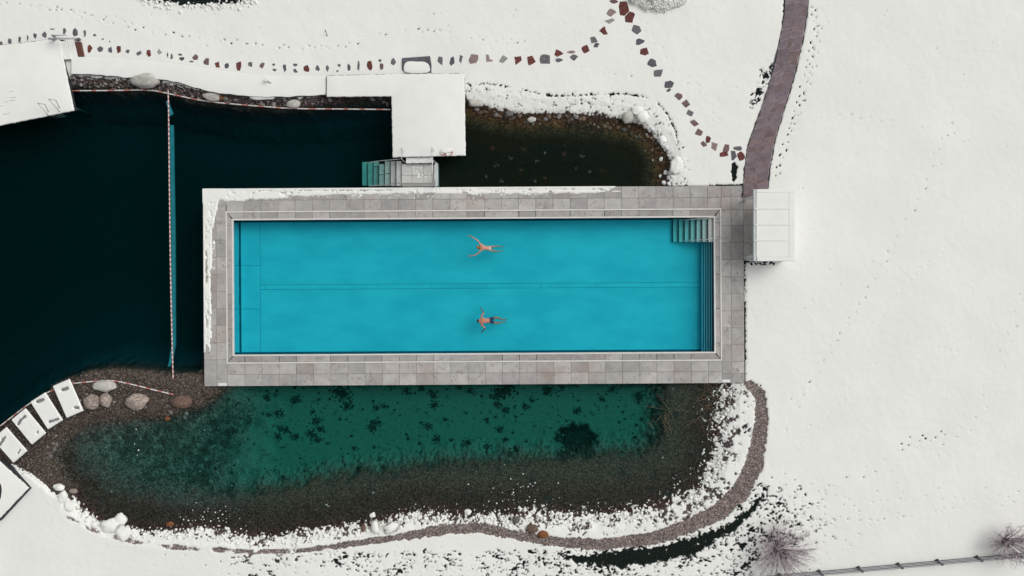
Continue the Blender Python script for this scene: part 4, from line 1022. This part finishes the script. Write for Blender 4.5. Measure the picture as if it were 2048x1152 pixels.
boulder(950, 206, 31, 17, 'boulder_pale', 'pale boulder against the side of the L shaped jetty')
boulder(1256, 235.5, 23, 24, 'boulder_pale', 'round pale yellowish boulder at the corner of the dark pond', snow=0)
boulder(1284, 234, 25, 22, 'boulder_white', 'round snowy boulder next to the yellowish boulder', snow=.5)
boulder(1275, 222, 26, 18, 'boulder_white', 'snow buried boulder behind the yellowish boulder', snow=.9)
boulder(1063, 239, 16, 11, 'boulder_pale', 'small pale oblong stone in the shallows of the dark pond', cat='stone')
boulder(1018, 228, 17, 13, 'stone_shore', 'grey angular stone in the rusty shallows of the dark pond', cat='stone')
boulder(1352, 330, 20, 36, 'boulder_white', 'long snowy boulder by the pool deck end of the dark pond', snow=.8)
boulder(1325, 283, 13, 17, 'boulder_white', 'snowy stone on the steep bank of the dark pond', snow=.8)
boulder(1290, 253, 8, 8, 'boulder_pale', 'tiny pale stone below the snowy round boulder', cat='stone')
boulder(220, 1052, 33, 28, 'boulder_white', 'broad snow covered boulder in a group of three on the green pond shore', snow=.95)
boulder(242, 1040, 22, 24, 'boulder_white', 'rounded snow covered boulder standing in the green pond water', snow=.9)
boulder(248, 1066, 26, 28, 'boulder_white', 'snow covered boulder on the bank behind the group of three', snow=.95)
boulder(118, 975, 20, 13, 'boulder_white', 'snowy stone at the pond edge below the loungers', snow=.7)
boulder(126, 995, 18, 22, 'boulder_white', 'snow buried stone beside the small tan stone', snow=.95)
boulder(138, 1012, 20, 18, 'boulder_white', 'snow buried stone jutting into the green pond', snow=.95)
boulder(147, 982.5, 15, 9, 'boulder_tan', 'small tan stone in the green pond shallows', cat='stone')
boulder(340, 1048, 15, 11, 'boulder_rust', 'orange brown stone under the green pond water', cat='stone')
boulder(750, 1053, 20, 23, 'boulder_pale', 'upright two faced pale boulder on the gravel shore', snow=.4)
boulder(784, 1055, 32, 19, 'boulder_pale', 'long slanting pale boulder on the gravel shore', ang=.4, snow=.4)
boulder(727, 1056, 9, 16, 'boulder_brown', 'small brown stone left of the upright pale boulder', cat='stone')
boulder(745, 1030, 10, 10, 'boulder_white', 'small snowy stone in the water before the pale boulders', snow=.95, cat='stone')
boulder(1032, 1040, 15, 12, 'stone_shore', 'small bluish grey stone in the shore snow', cat='stone')
boulder(1065, 1057, 22, 17, 'boulder_brown', 'brown boulder beside an orange stone in the shore snow')
boulder(1087, 1069, 20, 14, 'boulder_rust', 'orange stone beside the brown boulder in the shore snow', cat='stone')
boulder(936, 1024, 11, 11, 'boulder_white', 'snow capped stone standing in the green pond', snow=.95, cat='stone')
boulder(335, 837, 10, 8, 'boulder_rust', 'little orange stone in the shallow end of the green pond', cat='stone')
# medium stones along the shores, one object each
variants = {}
for mk in ('stone_shore', 'stone_wet', 'boulder_white'):
    variants[mk] = []
    for s in range(6):
        me = rock_mesh('shore_stone', 100 + s, 2, 6); me.materials.append(M[mk]); variants[mk].append(me)
        for p in me.polygons: p.use_smooth = True
def shore_stone(x, y, d, mk, label, group, r):
    o = bpy.data.objects.new('shore_stone', r.choice(variants[mk])); col.objects.link(o)
    g = GP(x, y); hz = d / S * .30; o.location = g + Vector((0, 0, hz * .35)); a = r.uniform(.8, 1.25)
    o.scale = (d / S / 1.8 * a, d / S / 1.8 / a, hz); o.rotation_euler = (0, 0, r.uniform(0, 6.3)); tag(o, label, 'stone', group)
r = random.Random(21)
def along(pts, t):
    L = [0]
    for a, b in zip(pts, pts[1:]): L.append(L[-1] + math.hypot(b[0] - a[0], b[1] - a[1]))
    s = t * L[-1]
    for k in range(len(L) - 1):
        if s <= L[k + 1]:
            f = (s - L[k]) / max(1e-6, L[k + 1] - L[k]); return pts[k][0] + (pts[k + 1][0] - pts[k][0]) * f, pts[k][1] + (pts[k + 1][1] - pts[k][1]) * f
    return pts[-1]
NS_ = [(146, 164), (200, 166), (250, 166), (345, 178), (400, 190), (470, 199), (540, 203), (600, 202), (650, 197)]
for k in range(56):
    x, y = along(NS_, (k + r.random()) / 56); shore_stone(x, y + r.uniform(-13, 9), r.choice([4, 5, 5, 6, 7, 9]), 'stone_shore', 'small grey stone on the lake shore gravel below the boardwalk', 'stones on the lake shore gravel', r)
NS2 = [(940, 212), (990, 224), (1060, 240), (1120, 238), (1190, 244), (1250, 252), (1300, 275), (1325, 305)]
for k in range(64):
    x, y = along(NS2, (k + r.random()) / 64); shore_stone(x, y + r.uniform(-8, 12), r.choice([5, 6, 6, 7, 9, 10]), r.choice(['stone_wet', 'stone_wet', 'stone_wet', 'stone_shore']), 'small brown stone in the rusty shallows of the dark pond', 'stones in the dark pond shallows', r)
for x, y, d in ((1322, 318, 8), (1331, 345, 9), (1338, 355, 7), (1320, 352, 6), (1334, 295, 9), (1318, 262, 9), (1305, 258, 8), (1345, 352, 10), (1328, 366, 9), (1338, 368, 8)):
    shore_stone(x, y, d, 'boulder_white', 'snow capped stone at the corner where the dark pond meets the deck', 'snowy stones at the dark pond corner', r)
for k in range(34):
    x, y = along([(90, 905), (112, 890), (105, 870), (90, 930), (80, 945), (170, 785), (250, 820), (330, 815), (390, 832)], r.random()); shore_stone(x + r.uniform(-14, 14), y + r.uniform(-10, 10), r.choice([4, 5, 6, 8, 9]), 'stone_shore', 'small grey stone on the gravel spit', 'stones on the gravel spit', r)
for x, y in ((632, 192), (760, 196), (768, 203), (775, 208), (745, 198), (660, 199)):
    shore_stone(x, y, 9, 'stone_shore', 'grey stone beside the arm of the L shaped jetty', 'stones beside the jetty arm', r)

# pebbles and snow lumps nobody could count
def scatter(name, spots, mat, flat, sub, label, parent=None):
    base = bmesh.new(); bmesh.ops.create_icosphere(base, subdivisions=sub, radius=1)
    bv = np.array([v.co[:] for v in base.verts]); bf = np.array([[v.index for v in f.verts] for f in base.faces]); base.free()
    rs = np.random.RandomState(3); cs, fs = [], []
    for i, (p, d) in enumerate(spots):
        a = rs.uniform(0, 6.28); s = d * rs.uniform(.7, 1.3, 3); s[2] = d * flat * rs.uniform(.7, 1.2)
        v = bv * (1 + rs.uniform(-.16, .16, (len(bv), 1))) * s
        v = np.stack([v[:, 0] * math.cos(a) - v[:, 1] * math.sin(a), v[:, 0] * math.sin(a) + v[:, 1] * math.cos(a), v[:, 2]], -1) + np.array(p)
        cs.append(v); fs.append(bf + i * len(bv))
    me = np_mesh(name, np.concatenate(cs), np.concatenate(fs)); o = link(name, me, mat)
    return tag(o, label, None, None, 'stuff')
rs = random.Random(8); spots = []
while len(spots) < 2600:
    x, y = rs.uniform(20, 450), rs.uniform(740, 960); i, j = np.searchsorted(gx, x), np.searchsorted(gy, y)
    if spit[j, i] > -12 and lake[j, i] < 6 and pond[j, i] < 30: spots.append((GP(x, y, .004), rs.choice([.02, .025, .03, .045])))
while len(spots) < 3800:
    x, y = rs.uniform(140, 655), rs.uniform(140, 225); i, j = np.searchsorted(gx, x), np.searchsorted(gy, y)
    if -30 < lake[j, i] < 6 and C[j, i] < .6: spots.append((GP(x, y, .004), rs.choice([.02, .03, .04, .06])))
while len(spots) < 6800:
    x, y = rs.uniform(560, 1540), rs.uniform(765, 1110); i, j = np.searchsorted(gx, x), np.searchsorted(gy, y)
    if gravp[j, i] > 0: spots.append((GP(x, y, .004), rs.choice([.018, .022, .03])))
scatter('pebbles', spots, M['pebble'], .6, 1, 'loose pebbles of the gravel shores')
spots = []
while len(spots) < 900:
    x, y = rs.uniform(150, 1470), rs.uniform(775, 1090)
    if x < 1380 and y < 1000: continue
    i, j = np.searchsorted(gx, x), np.searchsorted(gy, y)
    pw_ = np.interp(x, [150, 700, 1000, 1400], [10, 12, 34, 30])
    if pond[j, i] > pw_ or pond[j, i] < -20 or gravp[j, i] > -1: continue
    if rs.random() > math.exp(-max(0, pond[j, i]) / 11): continue
    d = rs.choice([.03, .04, .05, .07, .10]) if pond[j, i] < 6 else rs.choice([.02, .025, .035, .05])
    g = GP(x, y); g.z = max(g.z, 0.0); q = P(x, y, g.z + d * .3); spots.append((q, d))
for cx, cy, sx, sy, n in ((1050, 990, 45, 22, 60), (1355, 970, 12, 14, 14), (440, 1035, 25, 14, 40), (380, 1040, 30, 12, 22), (1395, 1010, 30, 16, 40), (835, 1015, 16, 8, 14), (1385, 930, 8, 8, 4), (1310, 300, 20, 12, 14), (275, 890, 6, 22, 5)):
    for _ in range(n):
        x, y = rs.gauss(cx, sx), rs.gauss(cy, sy); spots.append((P(x, y, .018), rs.choice([.014, .02, .028, .042])))
for _ in range(170):
    x = rs.uniform(275, 515); y = rs.gauss(13 - 12 * ((x - 395) / 120) ** 2, 4.5); d = rs.choice([.03, .04, .06, .09])
    spots.append((GP(x, y, d * .3), d))
scatter('snow_lumps', spots, M['snow'], .7, 1, 'little lumps of snow on the pond edge')

# ------------------------------------------------------------------ grass, weeds, reeds, plants
bl_c, bl_f = [], []; rs = random.Random(4); cnt = 0; tries = 0
while cnt < 9000 and tries < 200000:
    tries += 1
    x, y = (rs.uniform(330, 1640), rs.uniform(985, 1152)) if tries % 6 else (rs.uniform(280, 520), rs.uniform(-20, 22))
    i, j = np.searchsorted(gx, x), np.searchsorted(gy, y)
    if C[j, i] > .5 or gravp[j, i] > -4 or pond[j, i] > -40: continue
    g = GP(x, y); a = rs.uniform(0, 6.28); l = rs.uniform(.05, .13); b = rs.uniform(.006, .012)
    d = Vector((math.cos(a), math.sin(a), 0)); nrm = Vector((-d.y, d.x, 0)); k = len(bl_c)
    bl_c += [g - nrm * b, g + nrm * b, g + d * l * .6 + Vector((0, 0, l * .55))]; bl_f.append((k, k + 1, k + 2)); cnt += 1
tag(link('grass', np_mesh('grass', [tuple(c) for c in bl_c], bl_f, False), M['grass']), 'dark green grass blades poking through thin snow', None, None, 'stuff')
bl_c, bl_f = [], []; rs = random.Random(14)
clumps = []
while len(clumps) < 300:
    x, y = rs.uniform(150, 1400), rs.uniform(772, 1000); i, j = np.searchsorted(gx, 1024 + (x - 1024) * .972), np.searchsorted(gy, 576 + (y - 576) * .972)
    if pond[j, i] < 25: continue
    if deep[j, i] < -10 and rs.random() < .6: continue
    clumps.append((x, y, rs.choice([1.5, 2, 2, 3, 3, 4, 6, 9]) * (1.0 if x > 470 else .8)))
clumps += [(1155 + rs.gauss(0, 20), 890 + rs.gauss(0, 13), rs.uniform(6, 12)) for _ in range(46)]
clumps += [(632, 877, 11), (641, 858, 9), (560, 826, 10), (590, 800, 13), (695, 812, 12), (750, 845, 9), (535, 795, 10), (680, 782, 22), (1015, 778, 20), (1000, 785, 14), (1095, 780, 12), (1050, 812, 9), (1155, 822, 9), (745, 857, 9), (858, 852, 9), (1012, 880, 7), (975, 893, 8), (935, 886, 9)]
wspots = []
for x, y, rad in clumps:
    for _ in range(int(6 + rad * 6)):
        dx, dy = rs.gauss(0, rad * .5), rs.gauss(0, rad * .42)
        g = GP(x + dx, y + dy, .01); wspots.append((g, rs.uniform(.5, 1.3) * (.020 + .0022 * rad)))
for _ in range(1100):
    x, y = rs.uniform(150, 1390), rs.uniform(772, 985); i, j = np.searchsorted(gx, 1024 + (x - 1024) * .972), np.searchsorted(gy, 576 + (y - 576) * .972)
    if pond[j, i] > 20 and deep[j, i] > -20: wspots.append((GP(x, y, .005), rs.choice([.015, .02, .03, .045])))
scatter('pond_weed', wspots, M['weed'], .5, 1, 'dark tufts of weed on the bed of the green pond')
rs = random.Random(6)
for k, (x, y, n, s) in enumerate(((1330, 822, 14, 30), (1295, 840, 5, 12), (1420, 785, 16, 30), (1412, 815, 8, 22), (1330, 850, 4, 10), (1390, 840, 5, 20))):
    bm = bmesh.new(); g = GP(x, y); g.z = max(g.z, -.3)
    for _ in range(n):
        a = rs.uniform(0, 6.28); l = rs.uniform(.3, 1.0) * s / 22; o = g + Vector((rs.uniform(-.3, .3), rs.uniform(-.2, .2), 0)) * (s / 25)
        tube(bm, [o, o + Vector((math.cos(a) * l * .5, math.sin(a) * l * .5, .34 + .2 * rs.random())), o + Vector((math.cos(a) * l, math.sin(a) * l, .28 + .15 * rs.random()))], .006, 4)
    tag(bm_obj('reed_clump', bm, M['reed']), ['dry reed tuft bent over the green pond below the deck', 'few short reed stalks in the green water', 'tangled dry reeds by the deck corner', 'thin reeds between the tangled reeds and the snow bank', 'single short reed sprig in the green water', 'sparse reeds over the brown pond bed'][k], 'reeds', 'dry reeds in the green pond')
for k, (x, y, s, cl) in enumerate(((986, 296, 8, 'leaf_red'), (1047, 297, 10, 'leaf_red'), (1130, 308, 7, 'leaf_red'), (1131, 290, 6, 'weed'), (1021, 315, 5, 'leaf_pale'), (1090, 305, 4, 'leaf_pale'), (1072, 322, 6, 'leaf_pale'), (1164, 312, 5, 'leaf_pale'), (993, 330, 6, 'leaf_pale'), (1043, 340, 8, 'leaf_red'), (1153, 336, 8, 'leaf_red'), (1205, 341, 8, 'leaf_red'), (1180, 343, 4, 'leaf_pale'), (1090, 355, 7, 'leaf_red'), (972, 354, 6, 'leaf_pale'), (1003, 362, 5, 'leaf_pale'), (1070, 362, 4, 'leaf_pale'))):
    bm = bmesh.new(); g = P(x, y, -.10)
    for q in range(15):
        a = rs.uniform(0, 6.28); d = rs.uniform(0, s / S); o = g + Vector((math.cos(a) * d, math.sin(a) * d * .8, rs.uniform(-.06, .05))); wv = rs.uniform(.014, .034)
        b2 = rs.uniform(0, 6.28); e1 = Vector((math.cos(b2), math.sin(b2), rs.uniform(-.3, .3))) * wv; e2 = Vector((-math.sin(b2), math.cos(b2), rs.uniform(-.3, .3))) * wv * .5
        vv = [bm.verts.new(o - e1), bm.verts.new(o + e2), bm.verts.new(o + e1), bm.verts.new(o - e2)]; bm.faces.new(vv)
        if q % 4 == 0: tube(bm, [Vector((g.x, g.y, -1.4)), o], .006, 3)
    nm = {'leaf_red': 'reddish', 'leaf_pale': 'pale', 'weed': 'dark'}[cl]
    tag(bm_obj('water_plant', bm, M[cl]), f'{nm} leafy water plant under the surface of the dark pond', 'water plant', 'water plants in the dark pond')

# ------------------------------------------------------------------ shrubs
def shrub(x, y, rad, hgt, n, label, frost=.6, seed=1):
    r = random.Random(seed); t = empty('bare_shrub', GP(x, y)); tag(t, label, 'shrub', 'leafless shrubs by the fence')
    bms = [bmesh.new(), bmesh.new()]; stems = bmesh.new(); g = GP(x, y, -.05)
    for k in range(n):
        a = r.uniform(0, 6.28); rr_ = rad / S * math.sqrt(r.uniform(.02, 1)) ; tip = g + Vector((math.cos(a) * rr_, math.sin(a) * rr_, hgt * (1.05 - .55 * (rr_ * S / rad) ** 2) * r.uniform(.8, 1.05)))
        b = g + Vector((math.cos(a), math.sin(a), 0)) * r.uniform(0, .22); mid = b.lerp(tip, .55) + Vector((r.uniform(-.07, .07), r.uniform(-.07, .07), .12 * hgt))
        tube(stems, [b, mid, tip], .013, 4, .004)
        for q in range(11):
            s = r.uniform(.35, 1.0); o = (b.lerp(mid, s / .55) if s < .55 else mid.lerp(tip, (s - .55) / .45)); aa = a + r.uniform(-1.6, 1.6); l = r.uniform(.12, .38)
            e = o + Vector((math.cos(aa) * l, math.sin(aa) * l, r.uniform(.02, .22)))
            tube(bms[1 if r.random() < frost + .3 * (s - .7) else 0], [o, o.lerp(e, .5) + Vector((r.uniform(-.02, .02), r.uniform(-.02, .02), .02)), e], .0085, 3, .004)
    for nm_, b_, m_ in (('stems', stems, 'twig'), ('dark_twigs', bms[0], 'twig'), ('frosted_twigs', bms[1], 'twig_frost')):
        tag(bm_obj(nm_, b_, M[m_], t), kind='stuff')
shrub(1556, 1098, 70, 1.5, 130, 'frosted purple leafless shrub at the end of the fence rails', .72, 3)
shrub(2012, 1082, 48, 1.6, 85, 'frosted purple leafless shrub where the fence doubles its rails', .6, 5)
def leafy(name, x0, x1, y, dy, hgt, n, label, seed, cat, leaf=.06, snow_n=0):
    r = random.Random(seed); t = empty(name, GP((x0 + x1) / 2, y)); tag(t, label, cat)
    c, f, c2 = [], [], []
    st = bmesh.new()
    for k in range(9):
        xx = x0 + (x1 - x0) * (k + .5) / 9; g = GP(xx, y, -.1); tube(st, [g, g + Vector((r.uniform(-.1, .1), 0, hgt * .5)), g + Vector((r.uniform(-.2, .2), r.uniform(-.1, .1), hgt * .8))], .03, 5, .01)
    bm_obj('stems', st, M['twig'], t)
    for k in range(n):
        u = r.uniform(-1, 1); v = r.uniform(-1, 1); e = 1 - u * u * .7
        px = (x0 + x1) / 2 + u * (x1 - x0) / 2; py = y + v * dy * e
        z = hgt * (1 - .55 * v * v) * (1 - .3 * u * u) * r.uniform(.45, 1.0) * (1 + .15 * math.sin(px * .12))
        g = P(px, py, .3); p = Vector((g.x, g.y, .3 + z)); a = r.uniform(0, 6.28); b = r.uniform(-.9, .9)
        e1 = Vector((math.cos(a), math.sin(a), b)).normalized() * leaf * r.uniform(.6, 1.4); e2 = e1.cross(Vector((r.uniform(-1, 1), r.uniform(-1, 1), 1))).normalized() * leaf * .5
        q = len(c); c += [p - e1, p + e2, p + e1, p - e2]; f.append((q, q + 1, q + 2, q + 3))
    link('foliage', np_mesh('foliage', [tuple(v) for v in c], f, False), M['evergreen'], t)
    if snow_n:
        sp_ = []
        for c_ in range(snow_n // 26):
            u0, v0 = r.uniform(-1, 1), r.uniform(-1, 1)
            for k in range(26):
                u, v = u0 + r.gauss(0, .07), v0 + r.gauss(0, .16)
                px = (x0 + x1) / 2 + u * (x1 - x0) / 2; py = y + v * dy * (1 - min(1, u * u) * .6)
                z = hgt * max(.1, 1 - .55 * v * v) * max(.1, 1 - .3 * u * u) * r.uniform(.95, 1.12); g = P(px, py, .3)
                sp_.append((Vector((g.x, g.y, .3 + z)), r.choice([.02, .03, .045, .06])))
        o = scatter('snow_lumps', sp_, M['snow'], .6, 1, None); o.parent = t; o.matrix_parent_inverse = Matrix.Translation(-world_loc(t))
leafy('snowy_shrub', 1258, 1368, -3, 25, .4, 800, 'rounded evergreen shrub crusted with snow above the stepping stone fork', 4, 'shrub', .03, 1500)

# ------------------------------------------------------------------ fence
fe = empty('fence', P(1800, 1130, .3)); tag(fe, 'low grey two rail metal fence in the snow between two shrubs', 'fence')
FA, FB = (1470, 1158), (2140, 1098)
def fpt(t, z, dx=0): 
    g = P(FA[0] + (FB[0] - FA[0]) * t, FA[1] + (FB[1] - FA[1]) * t, .34)
    return Vector((g.x, g.y, z))
for i in range(9):
    t = (1716 - 78.8 * 3 + 78.8 * i - FA[0]) / (FB[0] - FA[0]); a = fpt(t, .2)
    bm = bmesh.new(); box(bm, (a.x, a.y, .56), (.10, .10, .72)); box(bm, (a.x, a.y, .93), (.13, .13, .03)); bm_obj('post', bm, M['metal_dark'], fe)
    bm = bmesh.new(); box(bm, (a.x - .02, a.y + .03, .40), (.2, .14, .08), R(25)); bm_obj('foot', bm, M['dark_edge'], fe)
for z in (.44, .84):
    a, b = fpt(0, z), fpt(1, z); d = b - a
    bm = bmesh.new(); box(bm, (a + b) / 2, (d.length, .085, .07), math.atan2(d.y, d.x)); bm_obj('rail', bm, M['metal_dark'], fe)
    bm = bmesh.new(); box(bm, (a + b) / 2 + Vector((0, .006, .042)), (d.length, .022, .014), math.atan2(d.y, d.x)); bm_obj('rail_snow', bm, M['snow_thin'], fe)

# ------------------------------------------------------------------ pavilion by the path end
pv = empty('pavilion', P(1500, 450, .3)); tag(pv, 'white open shelter with snow covered panel roof at the path end', 'pavilion')
RZ = 2.25
X0, X1, Y0, Y1 = 1508, 1590, 378, 523
pprism('roof_deck', [(X0 + 1, Y0 + .5), (X1 - .5, Y0 + .5), (X1 - .5, Y1 - .5), (X0 + 1, Y1 - .5)], RZ - .14, RZ - .02, M['white_metal'], pv, zr=RZ)
for a, b in ((386, 417), (418.6, 449), (450.6, 480.4), (482, 514.4)):
    pprism('snow_panel', [(X0 + 4, a), (X1 - 13, a), (X1 - 13, b), (X0 + 4, b)], RZ - .02, RZ + .055, M['snow'], pv, .025, 2, zr=RZ)
pprism('snow_panel', [(X0 + 4, Y0 + .6), (X1 - .6, Y0 + .6), (X1 - .6, 386), (X0 + 4, 386)], RZ - .02, RZ + .06, M['snow'], pv, .025, 2, zr=RZ)
pprism('snow_panel', [(X0 + 5.5, 514.3), (X1 - .6, 514.3), (X1 - .6, Y1 - .6), (X0 + 5.5, Y1 - .6)], RZ - .02, RZ + .06, M['snow'], pv, .025, 2, zr=RZ)
pprism('snow_panel', [(X1 - 13.05, 385.8), (X1 - .6, 385.8), (X1 - .6, 514.6), (X1 - 13.05, 514.6)], RZ - .02, RZ + .06, M['snow'], pv, .025, 2, zr=RZ)
for y in (417.8, 449.8, 481.2):
    pprism('rib', [(X0, y - 1.2), (X1 - 13, y - 1.2), (X1 - 13, y + 1.2), (X0, y + 1.2)], RZ - .02, RZ + .075, M['white_metal'], pv, .01, zr=RZ)
pprism('gutter', [(X0 - 1, Y0 + 1), (X0 + 4.2, Y0 + 1), (X0 + 5.0, Y1 - 1), (X0 - 1, Y1 - 1)], RZ - .12, RZ + .012, M['glass_strip'], pv, .01, zr=RZ)
for (a, b), (c, d) in (((1488.5, 401), (1508, 393.5)), ((1488.5, 515), (1508, 513))):
    q = P(a, b, .3); tube_obj('post', [(q.x, q.y, .28), (q.x, q.y, RZ - .1)], .062, M['white_metal'], pv, 10)
for x, y in ((1580, 385), (1580, 516)):
    q = P(x, y, RZ); tube_obj('post', [(q.x, q.y, .1), (q.x, q.y, RZ - .1)], .062, M['white_metal'], pv, 10)
a, b = P(1588, 381, RZ), P(1588, 520, RZ); bm = bmesh.new(); box(bm, ((a.x + b.x) / 2, (a.y + b.y) / 2, 1.2), (.06, abs(a.y - b.y), 1.9)); bm_obj('back_wall', bm, M['white_metal'], pv)
# beams carrying the roof over the two front posts
for y in (401, 515):
    q = P(1488.5, y, .3); e = P(1585, y if y > 450 else 394, RZ); bm = bmesh.new(); tube(bm, [(q.x - .02, q.y, RZ - .12), (e.x, q.y, RZ - .12)], .05, 8); bm_obj('beam', bm, M['white_metal'], pv)

# small garden lamp on the boardwalk snow, plant stake on the lawn
gl = empty('garden_lamp', P(531, 159, .5)); tag(gl, 'small white disc lamp on a short dark stalk on the boardwalk snow', 'lamp')
tube_obj('stalk', [P(543, 167, .48), P(537, 163.5, .55), P(532, 160, .72)], .022, M['metal_dark'], gl)
bm = bmesh.new(); bmesh.ops.create_cone(bm, cap_ends=True, segments=20, radius1=.115, radius2=.09, depth=.05, matrix=Matrix.Translation(P(531, 159.5, .74))); bm_obj('shade', bm, M['snow_thin'], gl)
sk = empty('plant_stake', GP(654, 70)); tag(sk, 'thin dark plant stake standing in the snow', 'stake')
tube_obj('stem', [GP(655, 73, -.05), GP(653.5, 66, .25)], .02, M['metal_dark'], sk, 5); tube_obj('tip', [GP(653.5, 66, .25), GP(653, 64, .34)], .032, M['metal_dark'], sk, 5)

# ------------------------------------------------------------------ swimmers
def skin_body(name, joints, edges, mat, parent, sub=2, root=0):
    me = bpy.data.meshes.new(name); me.from_pydata([j[0] for j in joints], edges, []); me.update()
    o = bpy.data.objects.new('tmp_' + name, me); col.objects.link(o)
    o.modifiers.new('skin', 'SKIN'); sv = me.skin_vertices[0].data
    for i, j in enumerate(joints):
        rad = j[1]; sv[i].radius = rad if isinstance(rad, tuple) else (rad, rad)
    sv[root].use_root = True
    o.modifiers['skin'].use_smooth_shade = True
    m = o.modifiers.new('sub', 'SUBSURF'); m.levels = sub; m.render_levels = sub
    dg = bpy.context.evaluated_depsgraph_get(); ev = o.evaluated_get(dg)
    m2 = bpy.data.meshes.new_from_object(ev); bpy.data.objects.remove(o)
    for p in m2.polygons: p.use_smooth = True
    m2.name = name
    m2.materials.clear()
    return link(name, m2, mat, parent)
def swimmer(px, label, skin, hair, arms, legs, shift, long_hair, wear):
    """local frame: x towards the feet (image right), y up the image; z above the pool water"""
    hd = P(*px, WZ); t = empty('person', (hd.x, hd.y, WZ)); tag(t, label, 'person', None)
    W = lambda x, y, z: (hd.x + x, hd.y + y, WZ + z)
    J, E = [], []
    def add(p, rad, par=None):
        J.append((W(*p), rad)); i = len(J) - 1
        if par is not None: E.append((par, i))
        return i
    k = 1.0 if wear == 'shorts' else .90
    pel = add((.60, shift, -.10), (.155 * k, .10))
    wst = add((.46, shift * .7, -.05), (.132 * k, .085), pel)
    rib = add((.31, shift * .4, -.01), (.165 * k, .10), wst)
    che = add((.18, shift * .2, .0), (.17 * k, .095), rib)
    nek = add((.09, 0, .03), .062, che)
    he1 = add((.04, 0, .045), .085, nek); he2 = add((-.035, 0, .04), .098, he1); he3 = add((-.10, 0, .0), .062, he2)
    add((-.03, .095, .0), .016, he2); add((-.03, -.095, .0), .016, he2)                 # ears
    add((-.06, 0, -.11), .022, he2)                                                    # nose
    for sg, ch in ((1, arms[0]), (-1, arms[1])):
        prev = add((.14, sg * .18 * k, .0), .064 * k, che)
        for p, rad in zip(ch, (.050, .044, .038, .030)):
            prev = add(p, rad * k, prev)
        hx, hy, hz = ch[-1]; bx, by, bz = ch[-2]; d = Vector((hx - bx, hy - by, hz - bz)).normalized(); s = Vector((-d.y, d.x, 0))
        palm = add(tuple(Vector((hx, hy, hz)) + d * .06), (.040, .018), prev)
        for q in range(4):
            b0 = Vector((hx, hy, hz)) + d * .095 + s * (.030 - .020 * q); f1 = add(tuple(b0), .009, palm); f2 = add(tuple(b0 + d * (.04 + (.008 if q in (1, 2) else 0)) + s * (.008 - .005 * q) + Vector((0, 0, -.005))), .0085, f1)
            add(tuple(b0 + d * (.072 + (.012 if q in (1, 2) else 0)) + s * (.012 - .008 * q) + Vector((0, 0, -.016))), .0075, f2)
        th = add(tuple(Vector((hx, hy, hz)) + d * .05 + s * sg * -.045), .011, palm); add(tuple(Vector((hx, hy, hz)) + d * .085 + s * sg * -.06), .009, th)
    for sg, ch in ((1, legs[0]), (-1, legs[1])):
        prev = add((.67, shift + sg * .09, -.15), .088 * k, pel)
        for p, rad in zip(ch, (.078, .060, .058, .036)):
            prev = add(p, rad * k, prev)
        ax, ay, az = ch[-1]; f = add((ax + .10, ay, az - .02), (.038, .026), prev); add((ax + .20, ay + sg * .02, az - .03), (.036, .016), f)
    skin_body('body', J, E, M[skin], t)
    # hair
    HJ = [(W(.03, 0, .07), .088), (W(-.035, 0, .065), .102), (W(-.10, 0, .03), .076)]; HE = [(0, 1), (1, 2)]
    if long_hair:
        HJ += [(W(.08, -.02, .085), .058), (W(.13, -.035, .095), .042), (W(.17, -.04, .095), .022)]; HE += [(0, 3), (3, 4), (4, 5)]
    skin_body('hair', HJ, HE, M[hair], t)
    if wear == 'shorts':
        SJ = [(W(.53, shift, -.07), (.160, .116)), (W(.63, shift, -.11), (.176, .120))]; SE = [(0, 1)]
        for sg, ch in ((1, legs[0]), (-1, legs[1])):
            a = len(SJ); SJ.append((W(.70, shift + sg * .09, -.15), .104)); SE.append((1, a))
            p = Vector((.70, shift + sg * .09, -.15)).lerp(Vector(ch[0]), .75); SJ.append((W(*p), .098)); SE.append((a, a + 1))
        skin_body('swim_shorts', SJ, SE, M['shorts'], t)
    else:
        skin_body('swimsuit_bottom', [(W(.53, shift, -.075), (.136, .098)), (W(.62, shift, -.105), (.150, .110)), (W(.69, shift, -.135), (.11, .09))], [(0, 1), (1, 2)], M['bikini'], t)
        skin_body('swimsuit_strap', [(W(.26, shift * .3, -.005), (.170 * k, .110)), (W(.285, shift * .3, -.008), (.168 * k, .108))], [(0, 1)], M['bikini'], t)
    return t
swimmer((956.5, 494.5), 'person with light brown hair and pale swimsuit swimming with arms stretched forward', 'skin', 'hair_blond',
        [[(.03, .30, .02), (-.10, .42, .015), (-.24, .52, .0), (-.40, .60, -.04)], [(.06, -.27, .02), (-.05, -.36, .015), (-.20, -.45, .0), (-.40, -.47, -.05)]],
        [[(.86, .05, -.30), (1.00, .08, -.40), (1.14, .08, -.46), (1.26, .06, -.52)], [(.84, -.18, -.30), (.97, -.23, -.40), (1.10, -.21, -.46), (1.22, -.17, -.52)]], -.06, True, 'bikini')
swimmer((957.5, 641.5), 'person with short dark hair in navy shorts swimming with bent arms spread wide', 'skin_m', 'hair_dark',
        [[(.17, .30, .02), (.28, .43, -.02), (.20, .54, -.20), (.14, .62, -.30)], [(.22, -.29, .02), (.35, -.40, -.02), (.29, -.50, -.20), (.21, -.58, -.30)]],
        [[(.92, .16, -.28), (1.07, .15, -.36), (1.22, .09, -.42), (1.36, .06, -.48)], [(.92, -.13, -.28), (1.07, -.14, -.36), (1.22, -.12, -.42), (1.38, -.07, -.48)]], .01, False, 'shorts')
